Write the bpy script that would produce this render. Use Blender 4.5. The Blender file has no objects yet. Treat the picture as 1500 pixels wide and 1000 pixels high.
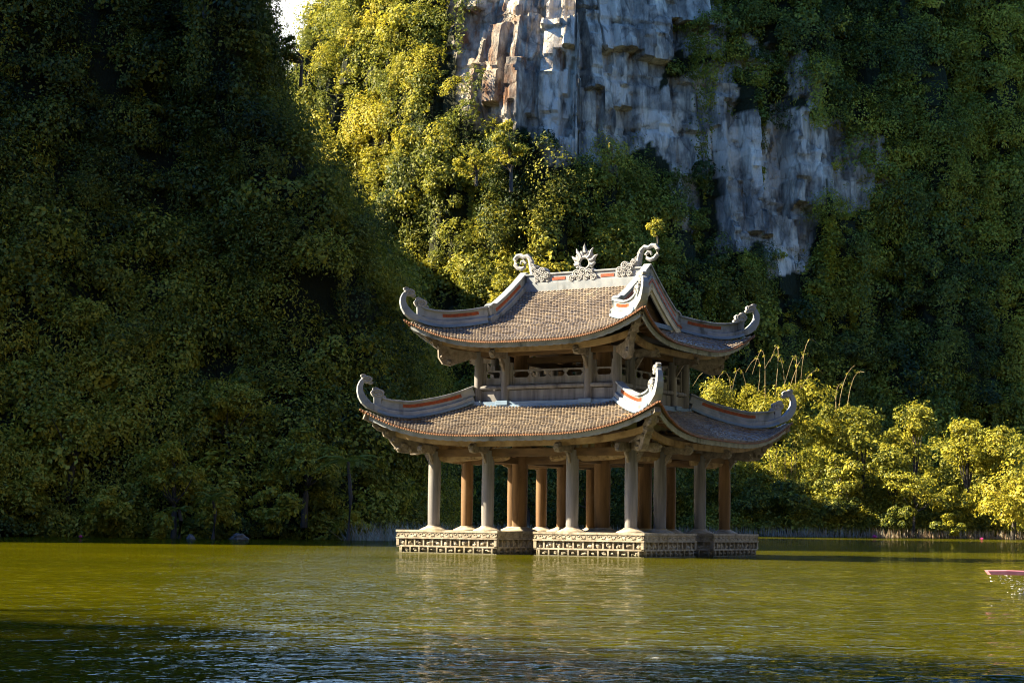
import bpy, math, random
import numpy as np
from mathutils import Matrix, Vector
R = math.radians
sc = bpy.context.scene
COL = sc.collection

# ------------------------------------------------------------------ camera
F_PX, PITCH, ROLL, EYE = 2563.0, .1058, .0135, .867
cam = bpy.data.cameras.new("camera"); camo = bpy.data.objects.new("camera", cam); COL.objects.link(camo)
cam.sensor_fit = 'HORIZONTAL'; cam.sensor_width = 36; cam.lens = F_PX/1500*36
cam.clip_start = .1; cam.clip_end = 5000
_cp, _sp, _c, _s = math.cos(PITCH), math.sin(PITCH), math.cos(ROLL), math.sin(ROLL)
_R, _U, _F = Vector((1, 0, 0)), Vector((0, -_sp, _cp)), Vector((0, _cp, _sp))
_X, _Y, _Z = _c*_R+_s*_U, -_s*_R+_c*_U, -_F
camo.matrix_world = Matrix(((_X.x, _Y.x, _Z.x, 0), (_X.y, _Y.y, _Z.y, 0), (_X.z, _Y.z, _Z.z, EYE), (0, 0, 0, 1)))
sc.camera = camo

def to_px(P):
    """world points -> photo pixels (1500 x 1000); used to decide which rock stays bare"""
    X, Y, Z = P[:, 0], P[:, 1], P[:, 2]-EYE
    d = Y*_cp+Z*_sp; up = -Y*_sp+Z*_cp
    x = X/d*F_PX; y = -up/d*F_PX
    return np.stack([750+x*_c-y*_s, 500+x*_s+y*_c], 1)

def at(px, py, Y):
    """photo pixel -> world point at distance Y"""
    x0, y0 = px-750, py-500
    x = x0*_c+y0*_s; y = -x0*_s+y0*_c
    r = np.array([x, F_PX*_cp+y*_sp, F_PX*_sp-y*_cp])
    r = r*(Y/r[1]); r[2] += EYE
    return r

# ------------------------------------------------------------------ light
SUN_EL, SUN_PHI = 35.0, -7.0
sdir = Vector((-math.cos(R(SUN_PHI))*math.cos(R(SUN_EL)), -math.sin(R(SUN_PHI))*math.cos(R(SUN_EL)), math.sin(R(SUN_EL))))
sl = bpy.data.lights.new("sun", 'SUN'); so = bpy.data.objects.new("sun", sl); COL.objects.link(so)
sl.energy = 5.0; sl.angle = R(.5); sl.color = (1, .84, .60)
so.location = sdir*200; so.rotation_euler = sdir.to_track_quat('Z', 'Y').to_euler()
w = bpy.data.worlds.new("World"); sc.world = w; w.use_nodes = True
wn = w.node_tree; bg = wn.nodes['Background']
sky = wn.nodes.new('ShaderNodeTexSky'); sky.sky_type = 'NISHITA'; sky.sun_disc = False
sky.sun_elevation = R(SUN_EL); sky.sun_rotation = math.atan2(sdir.x, sdir.y)
sky.dust_density = .4; sky.air_density = 1.0; sky.ozone_density = 5.0
# pale haze low in the sky
_tc = wn.nodes.new('ShaderNodeTexCoord'); _sx = wn.nodes.new('ShaderNodeSeparateXYZ'); wn.links.new(_tc.outputs['Generated'], _sx.inputs[0])
_mr = wn.nodes.new('ShaderNodeMapRange'); wn.links.new(_sx.outputs['Z'], _mr.inputs[0]); _mr.inputs[1].default_value = .29; _mr.inputs[2].default_value = .34; _mr.inputs[3].default_value = 1; _mr.inputs[4].default_value = 0
_mx = wn.nodes.new('ShaderNodeMix'); _mx.data_type = 'RGBA'
_my = wn.nodes.new('ShaderNodeMapRange'); wn.links.new(_sx.outputs['Y'], _my.inputs[0]); _my.inputs[1].default_value = .55; _my.inputs[2].default_value = .85
_mm = wn.nodes.new('ShaderNodeMath'); _mm.operation = 'MULTIPLY'; wn.links.new(_mr.outputs[0], _mm.inputs[0]); wn.links.new(_my.outputs[0], _mm.inputs[1]); wn.links.new(_mm.outputs[0], _mx.inputs[0]); _bl = wn.nodes.new('ShaderNodeMix'); _bl.data_type = 'RGBA'; _bl.blend_type = 'MULTIPLY'; _bl.inputs[0].default_value = 1; _bl.inputs[7].default_value = (.50, .82, 1.28, 1)   # deep blue winter sky
wn.links.new(sky.outputs[0], _bl.inputs[6]); wn.links.new(_bl.outputs[2], _mx.inputs[6]); _mx.inputs[7].default_value = (6.5, 6.5, 6.3, 1)
# unseen bluish cloud added above the far mountain to brighten glints on the water
_cn = wn.nodes.new('ShaderNodeTexNoise'); _cn.inputs['Scale'].default_value = 3.2; _cn.inputs['Detail'].default_value = 6; wn.links.new(_tc.outputs['Generated'], _cn.inputs['Vector'])
_cr = wn.nodes.new('ShaderNodeMapRange'); wn.links.new(_cn.outputs[0], _cr.inputs[0]); _cr.inputs[1].default_value = .46; _cr.inputs[2].default_value = .62
_cz = wn.nodes.new('ShaderNodeMapRange'); wn.links.new(_sx.outputs['Z'], _cz.inputs[0]); _cz.inputs[1].default_value = .72; _cz.inputs[2].default_value = .60
_cy = wn.nodes.new('ShaderNodeMapRange'); wn.links.new(_sx.outputs['Y'], _cy.inputs[0]); _cy.inputs[1].default_value = .45; _cy.inputs[2].default_value = .65
_c1 = wn.nodes.new('ShaderNodeMath'); _c1.operation = 'MULTIPLY'; wn.links.new(_cr.outputs[0], _c1.inputs[0]); wn.links.new(_cz.outputs[0], _c1.inputs[1])
_c2 = wn.nodes.new('ShaderNodeMath'); _c2.operation = 'MULTIPLY'; wn.links.new(_c1.outputs[0], _c2.inputs[0]); wn.links.new(_cy.outputs[0], _c2.inputs[1])
_cx = wn.nodes.new('ShaderNodeMix'); _cx.data_type = 'RGBA'; wn.links.new(_c2.outputs[0], _cx.inputs[0]); wn.links.new(_mx.outputs[2], _cx.inputs[6]); _cx.inputs[7].default_value = (8, 13, 19, 1)
wn.links.new(_cx.outputs[2], bg.inputs[0]); bg.inputs[1].default_value = .05
vs = sc.view_settings
vs.view_transform = 'Standard'; vs.look = 'None'; vs.exposure = 2.7; vs.gamma = 1; vs.use_curve_mapping = False
sc.cycles.use_denoising = True; sc.cycles.filter_width = 1.1
sc.cycles.max_bounces = 6; sc.cycles.diffuse_bounces = 3; sc.cycles.glossy_bounces = 3; sc.cycles.transmission_bounces = 3
sc.cycles.sample_clamp_indirect = 4

# ------------------------------------------------------------------ helpers
class MB:
    def __init__(s): s.v = []; s.f = []; s.sm = []
    def add(s, vs_, fs, smooth=False, M=None):
        o = len(s.v)
        if M is not None: vs_ = [tuple(M @ Vector(p)) for p in vs_]
        s.v += [tuple(p) for p in vs_]; s.f += [tuple(i+o for i in f) for f in fs]; s.sm += [smooth]*len(fs)
    def box(s, c, d, M=None):
        x, y, z = c; a, b, e = d[0]/2, d[1]/2, d[2]/2
        V = [(x+i*a, y+j*b, z+k*e) for k in (-1, 1) for j in (-1, 1) for i in (-1, 1)]
        s.add(V, [(0, 2, 3, 1), (4, 5, 7, 6), (0, 1, 5, 4), (2, 6, 7, 3), (0, 4, 6, 2), (1, 3, 7, 5)], False, M)
    def bar(s, p, q, wd, ht, up=(0, 0, 1), M=None):
        p, q = Vector(p), Vector(q); t = (q-p).normalized(); sd = t.cross(Vector(up)).normalized(); u = sd.cross(t)
        V = [pt+sd*i*wd/2+u*j*ht/2 for pt in (p, q) for i, j in ((-1, -1), (1, -1), (1, 1), (-1, 1))]
        s.add(V, [(0, 3, 2, 1), (4, 5, 6, 7), (0, 1, 5, 4), (1, 2, 6, 5), (2, 3, 7, 6), (3, 0, 4, 7)], False, M)
    def prism(s, poly, a_dir, t_dir, th, org=(0, 0, 0), M=None):
        """outline (a,z) in the vertical plane of a_dir, given a thickness th along t_dir"""
        a_dir, t_dir, org = Vector(a_dir), Vector(t_dir), Vector(org); n = len(poly)
        V = [org+a_dir*a+Vector((0, 0, z))+t_dir*sg*th/2 for sg in (-1, 1) for a, z in poly]
        Fs = [tuple(range(n))[::-1], tuple(range(n, 2*n))]+[(i, (i+1) % n, n+(i+1) % n, n+i) for i in range(n)]
        s.add(V, Fs, False, M)
    def sweep(s, path, secs, side, M=None, smooth=False):
        """rectangular section (width along side, height in the plane) carried along a planar path; secs = (w,h) per point"""
        side = Vector(side); P = [Vector(p) for p in path]; n = len(P); V = []
        for i, p in enumerate(P):
            t = (P[min(i+1, n-1)]-P[max(i-1, 0)]).normalized(); u = side.cross(t).normalized(); wd, ht = secs[i]
            V += [p+side*a*wd/2+u*b*ht/2 for a, b in ((-1, -1), (1, -1), (1, 1), (-1, 1))]
        Fs = [(0, 1, 2, 3), tuple(4*(n-1)+k for k in (3, 2, 1, 0))]
        for i in range(n-1):
            for k in range(4):
                a, b = 4*i+k, 4*i+(k+1) % 4; Fs.append((a, a+4, b+4, b))
        s.add(V, Fs, smooth, M)
    def tube(s, path, rad, n=8, M=None, flat=None):
        P = [Vector(p) for p in path]; m = len(P); V = []
        if not hasattr(rad, '__len__'): rad = [rad]*m
        ref = Vector((0, 0, 1)) if flat is None else Vector(flat[0])
        for i, p in enumerate(P):
            t = (P[min(i+1, m-1)]-P[max(i-1, 0)]).normalized()
            a = t.cross(ref)
            if a.length < 1e-3: a = t.cross(Vector((1, .1, 0)))
            a.normalize(); b = a.cross(t).normalized(); fl = 1 if flat is None else flat[1]
            for k in range(n):
                g = 2*math.pi*k/n; V.append(p+a*math.cos(g)*rad[i]+b*math.sin(g)*rad[i]*fl)
        Fs = [tuple(range(n))[::-1], tuple(range(n*(m-1), n*m))]
        for i in range(m-1):
            for k in range(n): Fs.append((i*n+k, i*n+(k+1) % n, (i+1)*n+(k+1) % n, (i+1)*n+k))
        s.add(V, Fs, True, M)
    def lathe(s, prof, c=(0, 0, 0), n=20, M=None, axis='Z'):
        V = []
        for r, z in prof:
            for k in range(n):
                g = 2*math.pi*k/n; p = (r*math.cos(g), r*math.sin(g), z)
                if axis == 'Y': p = (p[0], p[2], p[1])
                V.append((c[0]+p[0], c[1]+p[1], c[2]+p[2]))
        m = len(prof); Fs = [tuple(range(n))[::-1], tuple(range(n*(m-1), n*m))]
        for i in range(m-1):
            for k in range(n): Fs.append((i*n+k, i*n+(k+1) % n, (i+1)*n+(k+1) % n, (i+1)*n+k))
        s.add(V, Fs, True, M)
    def blob(s, c, r, rng, M=None):
        """a small uneven lump of carving"""
        V = []; Fs = []; nu, nv = 7, 5
        for j in range(nv):
            th = math.pi*(j+.5)/nv
            for i in range(nu):
                g = 2*math.pi*i/nu; q = 1+rng.uniform(-.25, .25)
                V.append((c[0]+r[0]*q*math.sin(th)*math.cos(g), c[1]+r[1]*q*math.sin(th)*math.sin(g), c[2]+r[2]*q*math.cos(th)))
        for j in range(nv-1):
            for i in range(nu): Fs.append((j*nu+i, (j+1)*nu+i, (j+1)*nu+(i+1) % nu, j*nu+(i+1) % nu))
        Fs += [tuple(range(nu)), tuple(range(nu*(nv-1), nu*nv))[::-1]]
        s.add(V, Fs, True, M)
    def build(s, name, mat, parent=None, bevel=0, link=True):
        me = bpy.data.meshes.new(name); me.from_pydata(s.v, [], s.f); me.materials.append(mat)
        me.polygons.foreach_set('use_smooth', s.sm)
        if any(s.sm): me.set_sharp_from_angle(angle=R(42))
        me.update()
        o = bpy.data.objects.new(name, me); COL.objects.link(o)
        if parent: o.parent = parent
        if bevel:
            b = o.modifiers.new('bevel', 'BEVEL'); b.width = bevel; b.segments = 2; b.limit_method = 'ANGLE'; b.angle_limit = R(50)
        return o

def tag(o, label=None, cat=None, group=None, kind=None):
    if label: o['label'] = label
    if cat: o['category'] = cat
    if group: o['group'] = group
    if kind: o['kind'] = kind
    return o

def empty(name, loc, rz=0):
    o = bpy.data.objects.new(name, None); COL.objects.link(o); o.location = loc; o.rotation_euler = (0, 0, rz); o.empty_display_size = .3
    return o

def copy_tree(o, parent=None):
    c = o.copy(); COL.objects.link(c); c.parent = parent
    for ch in list(o.children): copy_tree(ch, c)
    return c

def quads(name, V, mat, tint=None, parent=None):
    """many separate four-cornered leaves from an (n,4,3) array"""
    n = len(V); me = bpy.data.meshes.new(name)
    me.vertices.add(4*n); me.vertices.foreach_set('co', V.reshape(-1).astype(np.float32))
    me.loops.add(4*n); me.loops.foreach_set('vertex_index', np.arange(4*n, dtype=np.int32))
    me.polygons.add(n); me.polygons.foreach_set('loop_start', np.arange(0, 4*n, 4, dtype=np.int32))
    me.materials.append(mat)
    if tint is not None:
        a = me.attributes.new('tint', 'FLOAT', 'FACE'); a.data.foreach_set('value', np.asarray(tint, np.float32))
    me.update(calc_edges=True)
    o = bpy.data.objects.new(name, me); COL.objects.link(o)
    if parent: o.parent = parent
    return o

def grid(name, P, mat, smooth=True):
    """(a,b,3) array of points -> one sheet"""
    a, b = P.shape[:2]; idx = np.arange(a*b).reshape(a, b)
    q = np.stack([idx[:-1, :-1], idx[1:, :-1], idx[1:, 1:], idx[:-1, 1:]], -1).reshape(-1, 4)
    me = bpy.data.meshes.new(name)
    me.vertices.add(a*b); me.vertices.foreach_set('co', P.reshape(-1).astype(np.float32))
    me.loops.add(4*len(q)); me.loops.foreach_set('vertex_index', q.reshape(-1).astype(np.int32))
    me.polygons.add(len(q)); me.polygons.foreach_set('loop_start', np.arange(0, 4*len(q), 4, dtype=np.int32))
    me.materials.append(mat); me.polygons.foreach_set('use_smooth', np.full(len(q), smooth))
    me.update(calc_edges=True)
    o = bpy.data.objects.new(name, me); COL.objects.link(o)
    return o

def waves(P, freq, seed, octaves=4, gain=.5):
    """smooth pseudo-noise of points, about -1..1"""
    rg = np.random.default_rng(seed); out = np.zeros(P.shape[:-1]); amp = 1; tot = 0
    for o in range(octaves):
        acc = 0
        for k in range(5):
            d = rg.normal(size=3); d /= np.linalg.norm(d)
            acc = acc+np.sin(P@(d*freq*rg.uniform(.7, 1.4))+rg.uniform(0, 6.28))
        out += amp*acc/2.2; tot += amp; amp *= gain; freq *= 2.07
    return out/tot

# ------------------------------------------------------------------ materials
def mat(name):
    m = bpy.data.materials.new(name); m.use_nodes = True; nt = m.node_tree
    return m, nt, nt.nodes['Principled BSDF']
def N(nt, t, **kw):
    n = nt.nodes.new(t)
    for k, v in kw.items(): setattr(n, k, v)
    return n
def ramp(nt, stops):
    r = nt.nodes.new('ShaderNodeValToRGB'); e = r.color_ramp.elements
    while len(e) < len(stops): e.new(.5)
    for i, (p, c) in enumerate(stops): e[i].position = p; e[i].color = (*c, 1)
    return r
def tex(nt, scale, detail=6, rough=.6, stretch=None, coord='Object'):
    tc = nt.nodes.new('ShaderNodeTexCoord'); n = nt.nodes.new('ShaderNodeTexNoise')
    n.inputs['Scale'].default_value = scale; n.inputs['Detail'].default_value = detail; n.inputs['Roughness'].default_value = rough
    if stretch:
        mp = nt.nodes.new('ShaderNodeMapping'); mp.inputs['Scale'].default_value = stretch
        nt.links.new(tc.outputs[coord], mp.inputs[0]); nt.links.new(mp.outputs[0], n.inputs['Vector'])
    else: nt.links.new(tc.outputs[coord], n.inputs['Vector'])
    return n
def mixc(nt, fac, a, b, mode='MIX'):
    m = nt.nodes.new('ShaderNodeMix'); m.data_type = 'RGBA'; m.blend_type = mode
    for sock, val in ((m.inputs[0], fac), (m.inputs[6], a), (m.inputs[7], b)):
        if hasattr(val, 'is_linked'): nt.links.new(val, sock)
        elif isinstance(val, tuple): sock.default_value = (*val, 1)
        else: sock.default_value = val
    return m.outputs[2]
def bump(nt, bsdf, h, strength, dist):
    b = nt.nodes.new('ShaderNodeBump'); b.inputs['Strength'].default_value = strength; b.inputs['Distance'].default_value = dist
    nt.links.new(h, b.inputs['Height']); nt.links.new(b.outputs[0], bsdf.inputs['Normal'])

def two_tone(name, stops, scale, stretch=None, rough=.85, bstr=.3, bdist=.02, spec=.3, stain=None):
    m, nt, p = mat(name)
    n = tex(nt, scale, stretch=stretch); r = ramp(nt, stops); nt.links.new(n.outputs[0], r.inputs[0]); col = r.outputs[0]
    if stain:
        n2 = tex(nt, stain[0], detail=4, stretch=stain[3] if len(stain) > 3 else None)
        r2 = ramp(nt, [(stain[2], (0, 0, 0)), (stain[2]+.15, (1, 1, 1))]); nt.links.new(n2.outputs[0], r2.inputs[0])
        col = mixc(nt, r2.outputs[0], col, stain[1])
    nt.links.new(col, p.inputs['Base Color']); p.inputs['Roughness'].default_value = rough; p.inputs['Specular IOR Level'].default_value = spec
    if bstr: bump(nt, p, n.outputs[0], bstr, bdist)
    return m

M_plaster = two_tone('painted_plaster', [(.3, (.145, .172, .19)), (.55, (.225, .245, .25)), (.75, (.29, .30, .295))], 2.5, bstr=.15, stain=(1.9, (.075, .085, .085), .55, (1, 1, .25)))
M_trim = two_tone('grey_blue_trim', [(.3, (.10, .16, .23)), (.7, (.16, .23, .31))], 3, bstr=.15)
M_pale = two_tone('cream_board', [(.3, (.40, .37, .27)), (.7, (.55, .50, .36))], 3, bstr=.15)
M_lattice = two_tone('orange_ceramic', [(.35, (.17, .030, .008)), (.65, (.30, .065, .014))], 9, rough=.6, bstr=.4, stain=(12, (.12, .05, .02), .55))
M_terra = two_tone('terracotta_edge', [(.35, (.10, .045, .02)), (.65, (.20, .085, .03))], 8, rough=.7)
M_wood = two_tone('weathered_wood', [(.28, (.06, .058, .055)), (.5, (.14, .135, .128)), (.72, (.21, .205, .19))], 5, stretch=(1, 1, .09), stain=(1.6, (.11, .08, .05), .62, (1, 1, .35)))
M_brown = two_tone('brown_wood', [(.28, (.05, .028, .011)), (.5, (.12, .068, .027)), (.75, (.18, .11, .045))], 5, stretch=(1, 1, .10), stain=(1.2, (.16, .10, .05), .58))
M_beam = two_tone('eave_timber', [(.3, (.10, .062, .025)), (.5, (.24, .165, .075)), (.75, (.32, .24, .12))], 2.2, stain=(1.1, (.12, .07, .03), .56))
M_tie = two_tone('dark_beam_wood', [(.3, (.05, .03, .014)), (.7, (.14, .085, .035))], 4, stretch=(.3, .3, 1))
M_carve = two_tone('carved_grey_wood', [(.3, (.08, .065, .048)), (.7, (.23, .20, .155))], 7, stain=(3, (.15, .10, .06), .6))
M_dark = two_tone('dark_ceiling_wood', [(.3, (.05, .03, .015)), (.7, (.11, .07, .035))], 4)
M_stone = two_tone('pier_stone', [(.25, (.13, .105, .07)), (.5, (.29, .25, .18)), (.75, (.42, .37, .28))], 5, bstr=.6, bdist=.03, stain=(1.7, (.22, .17, .07), .56))
nt = M_stone.node_tree; p_ = nt.nodes['Principled BSDF']; src = p_.inputs['Base Color'].links[0].from_socket
tc = N(nt, 'ShaderNodeTexCoord'); sx = N(nt, 'ShaderNodeSeparateXYZ'); nt.links.new(tc.outputs['Object'], sx.inputs[0]); nz = tex(nt, 3, detail=4)
ma = N(nt, 'ShaderNodeMath', operation='MULTIPLY_ADD'); nt.links.new(nz.outputs[0], ma.inputs[0]); ma.inputs[1].default_value = -.22; nt.links.new(sx.outputs['Z'], ma.inputs[2])
mr = N(nt, 'ShaderNodeMapRange'); nt.links.new(ma.outputs[0], mr.inputs[0]); mr.inputs[1].default_value = -.06; mr.inputs[2].default_value = .05; mr.inputs[3].default_value = .75; mr.inputs[4].default_value = 0
nt.links.new(mixc(nt, mr.outputs[0], src, (.06, .06, .025)), p_.inputs['Base Color'])
M_stonedark = two_tone('pier_recess_stone', [(.25, (.14, .11, .07)), (.7, (.32, .27, .19))], 6, bstr=.6, bdist=.03)
M_orn = two_tone('ornament_plaster', [(.3, (.18, .185, .18)), (.7, (.34, .34, .32))], 8, bstr=.3)

def tile_mat():
    m, nt, p = mat('fish_scale_tiles')
    a = N(nt, 'ShaderNodeAttribute', attribute_name='tint')
    r = ramp(nt, [(0, (.07, .065, .068)), (.35, (.165, .14, .110)), (.7, (.25, .205, .145)), (1, (.36, .29, .19))])
    nt.links.new(a.outputs['Fac'], r.inputs[0])
    n = tex(nt, 1.1, detail=4); r2 = ramp(nt, [(.42, (0, 0, 0)), (.62, (1, 1, 1))]); nt.links.new(n.outputs[0], r2.inputs[0])
    col = mixc(nt, r2.outputs[0], r.outputs[0], (.75, .72, .70), 'MULTIPLY')
    nt.links.new(col, p.inputs['Base Color']); p.inputs['Roughness'].default_value = .42
    return m
M_tile = tile_mat()

def leaf_mat(name, stops, trans=.35, gloss=.015):
    m = bpy.data.materials.new(name); m.use_nodes = True; nt = m.node_tree; nt.nodes.remove(nt.nodes['Principled BSDF'])
    out = nt.nodes['Material Output']
    a = N(nt, 'ShaderNodeAttribute', attribute_name='tint'); r = ramp(nt, stops); nt.links.new(a.outputs['Fac'], r.inputs[0])
    d = N(nt, 'ShaderNodeBsdfDiffuse'); t = N(nt, 'ShaderNodeBsdfTranslucent'); g = N(nt, 'ShaderNodeBsdfGlossy')
    g.inputs['Roughness'].default_value = .55; g.inputs['Color'].default_value = (.9, .9, .85, 1)
    nt.links.new(r.outputs[0], d.inputs[0]); nt.links.new(r.outputs[0], t.inputs[0])
    m1 = N(nt, 'ShaderNodeMixShader'); m1.inputs[0].default_value = trans
    m2 = N(nt, 'ShaderNodeMixShader'); m2.inputs[0].default_value = gloss
    nt.links.new(d.outputs[0], m1.inputs[1]); nt.links.new(t.outputs[0], m1.inputs[2])
    nt.links.new(m1.outputs[0], m2.inputs[1]); nt.links.new(g.outputs[0], m2.inputs[2]); nt.links.new(m2.outputs[0], out.inputs[0])
    return m
M_leaf = leaf_mat('jungle_leaves', [(0, (.022, .034, .010)), (.35, (.050, .066, .013)), (.7, (.10, .105, .015)), (1, (.17, .14, .018))])
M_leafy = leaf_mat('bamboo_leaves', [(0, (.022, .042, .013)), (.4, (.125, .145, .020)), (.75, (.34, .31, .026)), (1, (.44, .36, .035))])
M_reed = leaf_mat('reed_blades', [(0, (.07, .075, .035)), (.5, (.18, .155, .09)), (.8, (.34, .23, .14)), (1, (.36, .36, .26))], .2)
M_bark = two_tone('bark', [(.3, (.03, .026, .02)), (.7, (.08, .068, .05))], 3, stretch=(1, 1, .3))
M_culm = two_tone('bamboo_culm', [(.3, (.22, .16, .07)), (.7, (.36, .27, .12))], 2)
M_soil = two_tone('hill_soil', [(.3, (.012, .014, .007)), (.7, (.035, .035, .017))], .5, bstr=.5, bdist=.5)

def rock_mat():
    m, nt, p = mat('limestone')
    n1 = tex(nt, .55, detail=9, rough=.68, stretch=(1, 1, .22)); r1 = ramp(nt, [(.28, (.10, .09, .072)), (.40, (.30, .27, .21)), (.50, (.53, .47, .355)), (.66, (.80, .70, .52))]); nt.links.new(n1.outputs[0], r1.inputs[0])
    n2 = tex(nt, .22, detail=6, rough=.6); r2 = ramp(nt, [(.40, (.45, .46, .48)), (.62, (1, 1, 1))]); nt.links.new(n2.outputs[0], r2.inputs[0])
    col = mixc(nt, 1.0, r1.outputs[0], r2.outputs[0], 'MULTIPLY')
    tc = N(nt, 'ShaderNodeTexCoord'); mp = N(nt, 'ShaderNodeMapping'); mp.inputs['Scale'].default_value = (1, 1, .55); nt.links.new(tc.outputs['Object'], mp.inputs[0])
    wp = tex(nt, .5, detail=6); wm = mixc(nt, 1.0, mp.outputs[0], wp.outputs['Color'], 'ADD')
    vo = N(nt, 'ShaderNodeTexVoronoi', feature='DISTANCE_TO_EDGE'); vo.inputs['Scale'].default_value = .22; nt.links.new(wm, vo.inputs['Vector'])
    rv = ramp(nt, [(.0, (.22, .22, .23)), (.035, (.75, .75, .75)), (.09, (1, 1, 1))]); nt.links.new(vo.outputs['Distance'], rv.inputs[0]); col = mixc(nt, .45, col, rv.outputs[0], 'MULTIPLY')
    vc = N(nt, 'ShaderNodeTexVoronoi'); vc.inputs['Scale'].default_value = .22; nt.links.new(wm, vc.inputs['Vector'])
    hb = N(nt, 'ShaderNodeSeparateColor'); nt.links.new(vc.outputs['Color'], hb.inputs[0]); rb = ramp(nt, [(0, (.58, .58, .58)), (.5, (.88, .88, .87)), (1, (1.25, 1.22, 1.15))]); nt.links.new(hb.outputs[0], rb.inputs[0]); col = mixc(nt, .8, col, rb.outputs[0], 'MULTIPLY')
    pa = N(nt, 'ShaderNodeAttribute', attribute_name='pale'); n5 = tex(nt, .5, detail=7, stretch=(1, 1, .3)); r5 = ramp(nt, [(.40, (0, 0, 0)), (.50, (1, 1, 1))]); nt.links.new(n5.outputs[0], r5.inputs[0])
    m5 = N(nt, 'ShaderNodeMath', operation='MULTIPLY'); nt.links.new(pa.outputs['Fac'], m5.inputs[0]); nt.links.new(r5.outputs[0], m5.inputs[1]); col = mixc(nt, m5.outputs[0], col, mixc(nt, .65, col, (.80, .70, .53)))
    a = N(nt, 'ShaderNodeAttribute', attribute_name='rust')
    n3 = tex(nt, .35, detail=6, stretch=(1, 1, .35)); r3 = ramp(nt, [(.45, (0, 0, 0)), (.66, (1, 1, 1))]); nt.links.new(n3.outputs[0], r3.inputs[0])
    mm = N(nt, 'ShaderNodeMath', operation='MULTIPLY'); nt.links.new(a.outputs['Fac'], mm.inputs[0]); nt.links.new(r3.outputs[0], mm.inputs[1])
    col = mixc(nt, mm.outputs[0], col, (.17, .085, .042))
    so_ = N(nt, 'ShaderNodeAttribute', attribute_name='soil'); col = mixc(nt, so_.outputs['Fac'], col, (.020, .024, .009))
    nt.links.new(col, p.inputs['Base Color']); p.inputs['Roughness'].default_value = .9; p.inputs['Specular IOR Level'].default_value = .15
    n4 = tex(nt, .9, detail=10, rough=.72, stretch=(1, 1, .4)); b1 = N(nt, 'ShaderNodeMath', operation='MULTIPLY_ADD'); nt.links.new(rv.outputs[0], b1.inputs[0]); b1.inputs[1].default_value = .25; nt.links.new(n4.outputs[0], b1.inputs[2])
    bump(nt, p, b1.outputs[0], 1.0, 1.3)
    return m
M_rock = rock_mat()
M_boulder = two_tone('boulder', [(.3, (.05, .045, .038)), (.7, (.16, .14, .115))], 2.5, bstr=.6, bdist=.05)

def water_mat():
    m = bpy.data.materials.new('lake_water'); m.use_nodes = True; nt = m.node_tree; nt.nodes.remove(nt.nodes['Principled BSDF']); out = nt.nodes['Material Output']
    n = tex(nt, .12, detail=3); r = ramp(nt, [(.35, (.029, .030, .0002)), (.65, (.045, .043, .0003))]); nt.links.new(n.outputs[0], r.inputs[0])
    d = N(nt, 'ShaderNodeBsdfDiffuse'); nt.links.new(r.outputs[0], d.inputs[0]); up = N(nt, 'ShaderNodeCombineXYZ'); up.inputs[2].default_value = 1; nt.links.new(up.outputs[0], d.inputs['Normal'])
    g = N(nt, 'ShaderNodeBsdfGlossy'); g.inputs['Roughness'].default_value = .025
    n1 = tex(nt, 4.0, detail=3, rough=.6, stretch=(.7, 1.3, 1)); n2 = tex(nt, 3.4, detail=3.5, rough=.62, stretch=(.6, 1.4, 1))
    pk = N(nt, 'ShaderNodeMapRange', interpolation_type='SMOOTHSTEP'); pk.inputs[1].default_value = .61; pk.inputs[2].default_value = .68; nt.links.new(n2.outputs[0], pk.inputs[0])
    ad = N(nt, 'ShaderNodeMath', operation='MULTIPLY_ADD'); n1s = N(nt, 'ShaderNodeMath', operation='MULTIPLY'); n1s.inputs[1].default_value = .45; nt.links.new(n1.outputs[0], n1s.inputs[0]); nt.links.new(pk.outputs[0], ad.inputs[0]); ad.inputs[1].default_value = 1.9; nt.links.new(n1s.outputs[0], ad.inputs[2])
    b = N(nt, 'ShaderNodeBump'); b.inputs['Strength'].default_value = 1; b.inputs['Distance'].default_value = .12; nt.links.new(ad.outputs[0], b.inputs['Height'])
    f = N(nt, 'ShaderNodeFresnel'); f.inputs['IOR'].default_value = 1.25
    nt.links.new(b.outputs[0], g.inputs['Normal']); nt.links.new(b.outputs[0], f.inputs['Normal'])
    mx = N(nt, 'ShaderNodeMixShader'); nt.links.new(f.outputs[0], mx.inputs[0]); nt.links.new(d.outputs[0], mx.inputs[1]); nt.links.new(g.outputs[0], mx.inputs[2]); nt.links.new(mx.outputs[0], out.inputs[0])
    return m
M_water = water_mat()

# ------------------------------------------------------------------ hills: a foot line, and a profile of set-back against height
def make_line(pts, step):
    P = np.array(pts, float); out = [P[0]]; n = len(P)
    for i in range(n-1):                                            # Catmull-Rom
        p0, p1, p2, p3 = P[max(i-1, 0)], P[i], P[i+1], P[min(i+2, n-1)]
        L = max(2, int(np.linalg.norm(p2-p1)/step))
        for k in range(1, L+1):
            t = k/L; out.append(.5*((2*p1)+(-p0+p2)*t+(2*p0-5*p1+4*p2-p3)*t*t+(-p0+3*p1-3*p2+p3)*t**3))
    return np.array(out)

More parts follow.
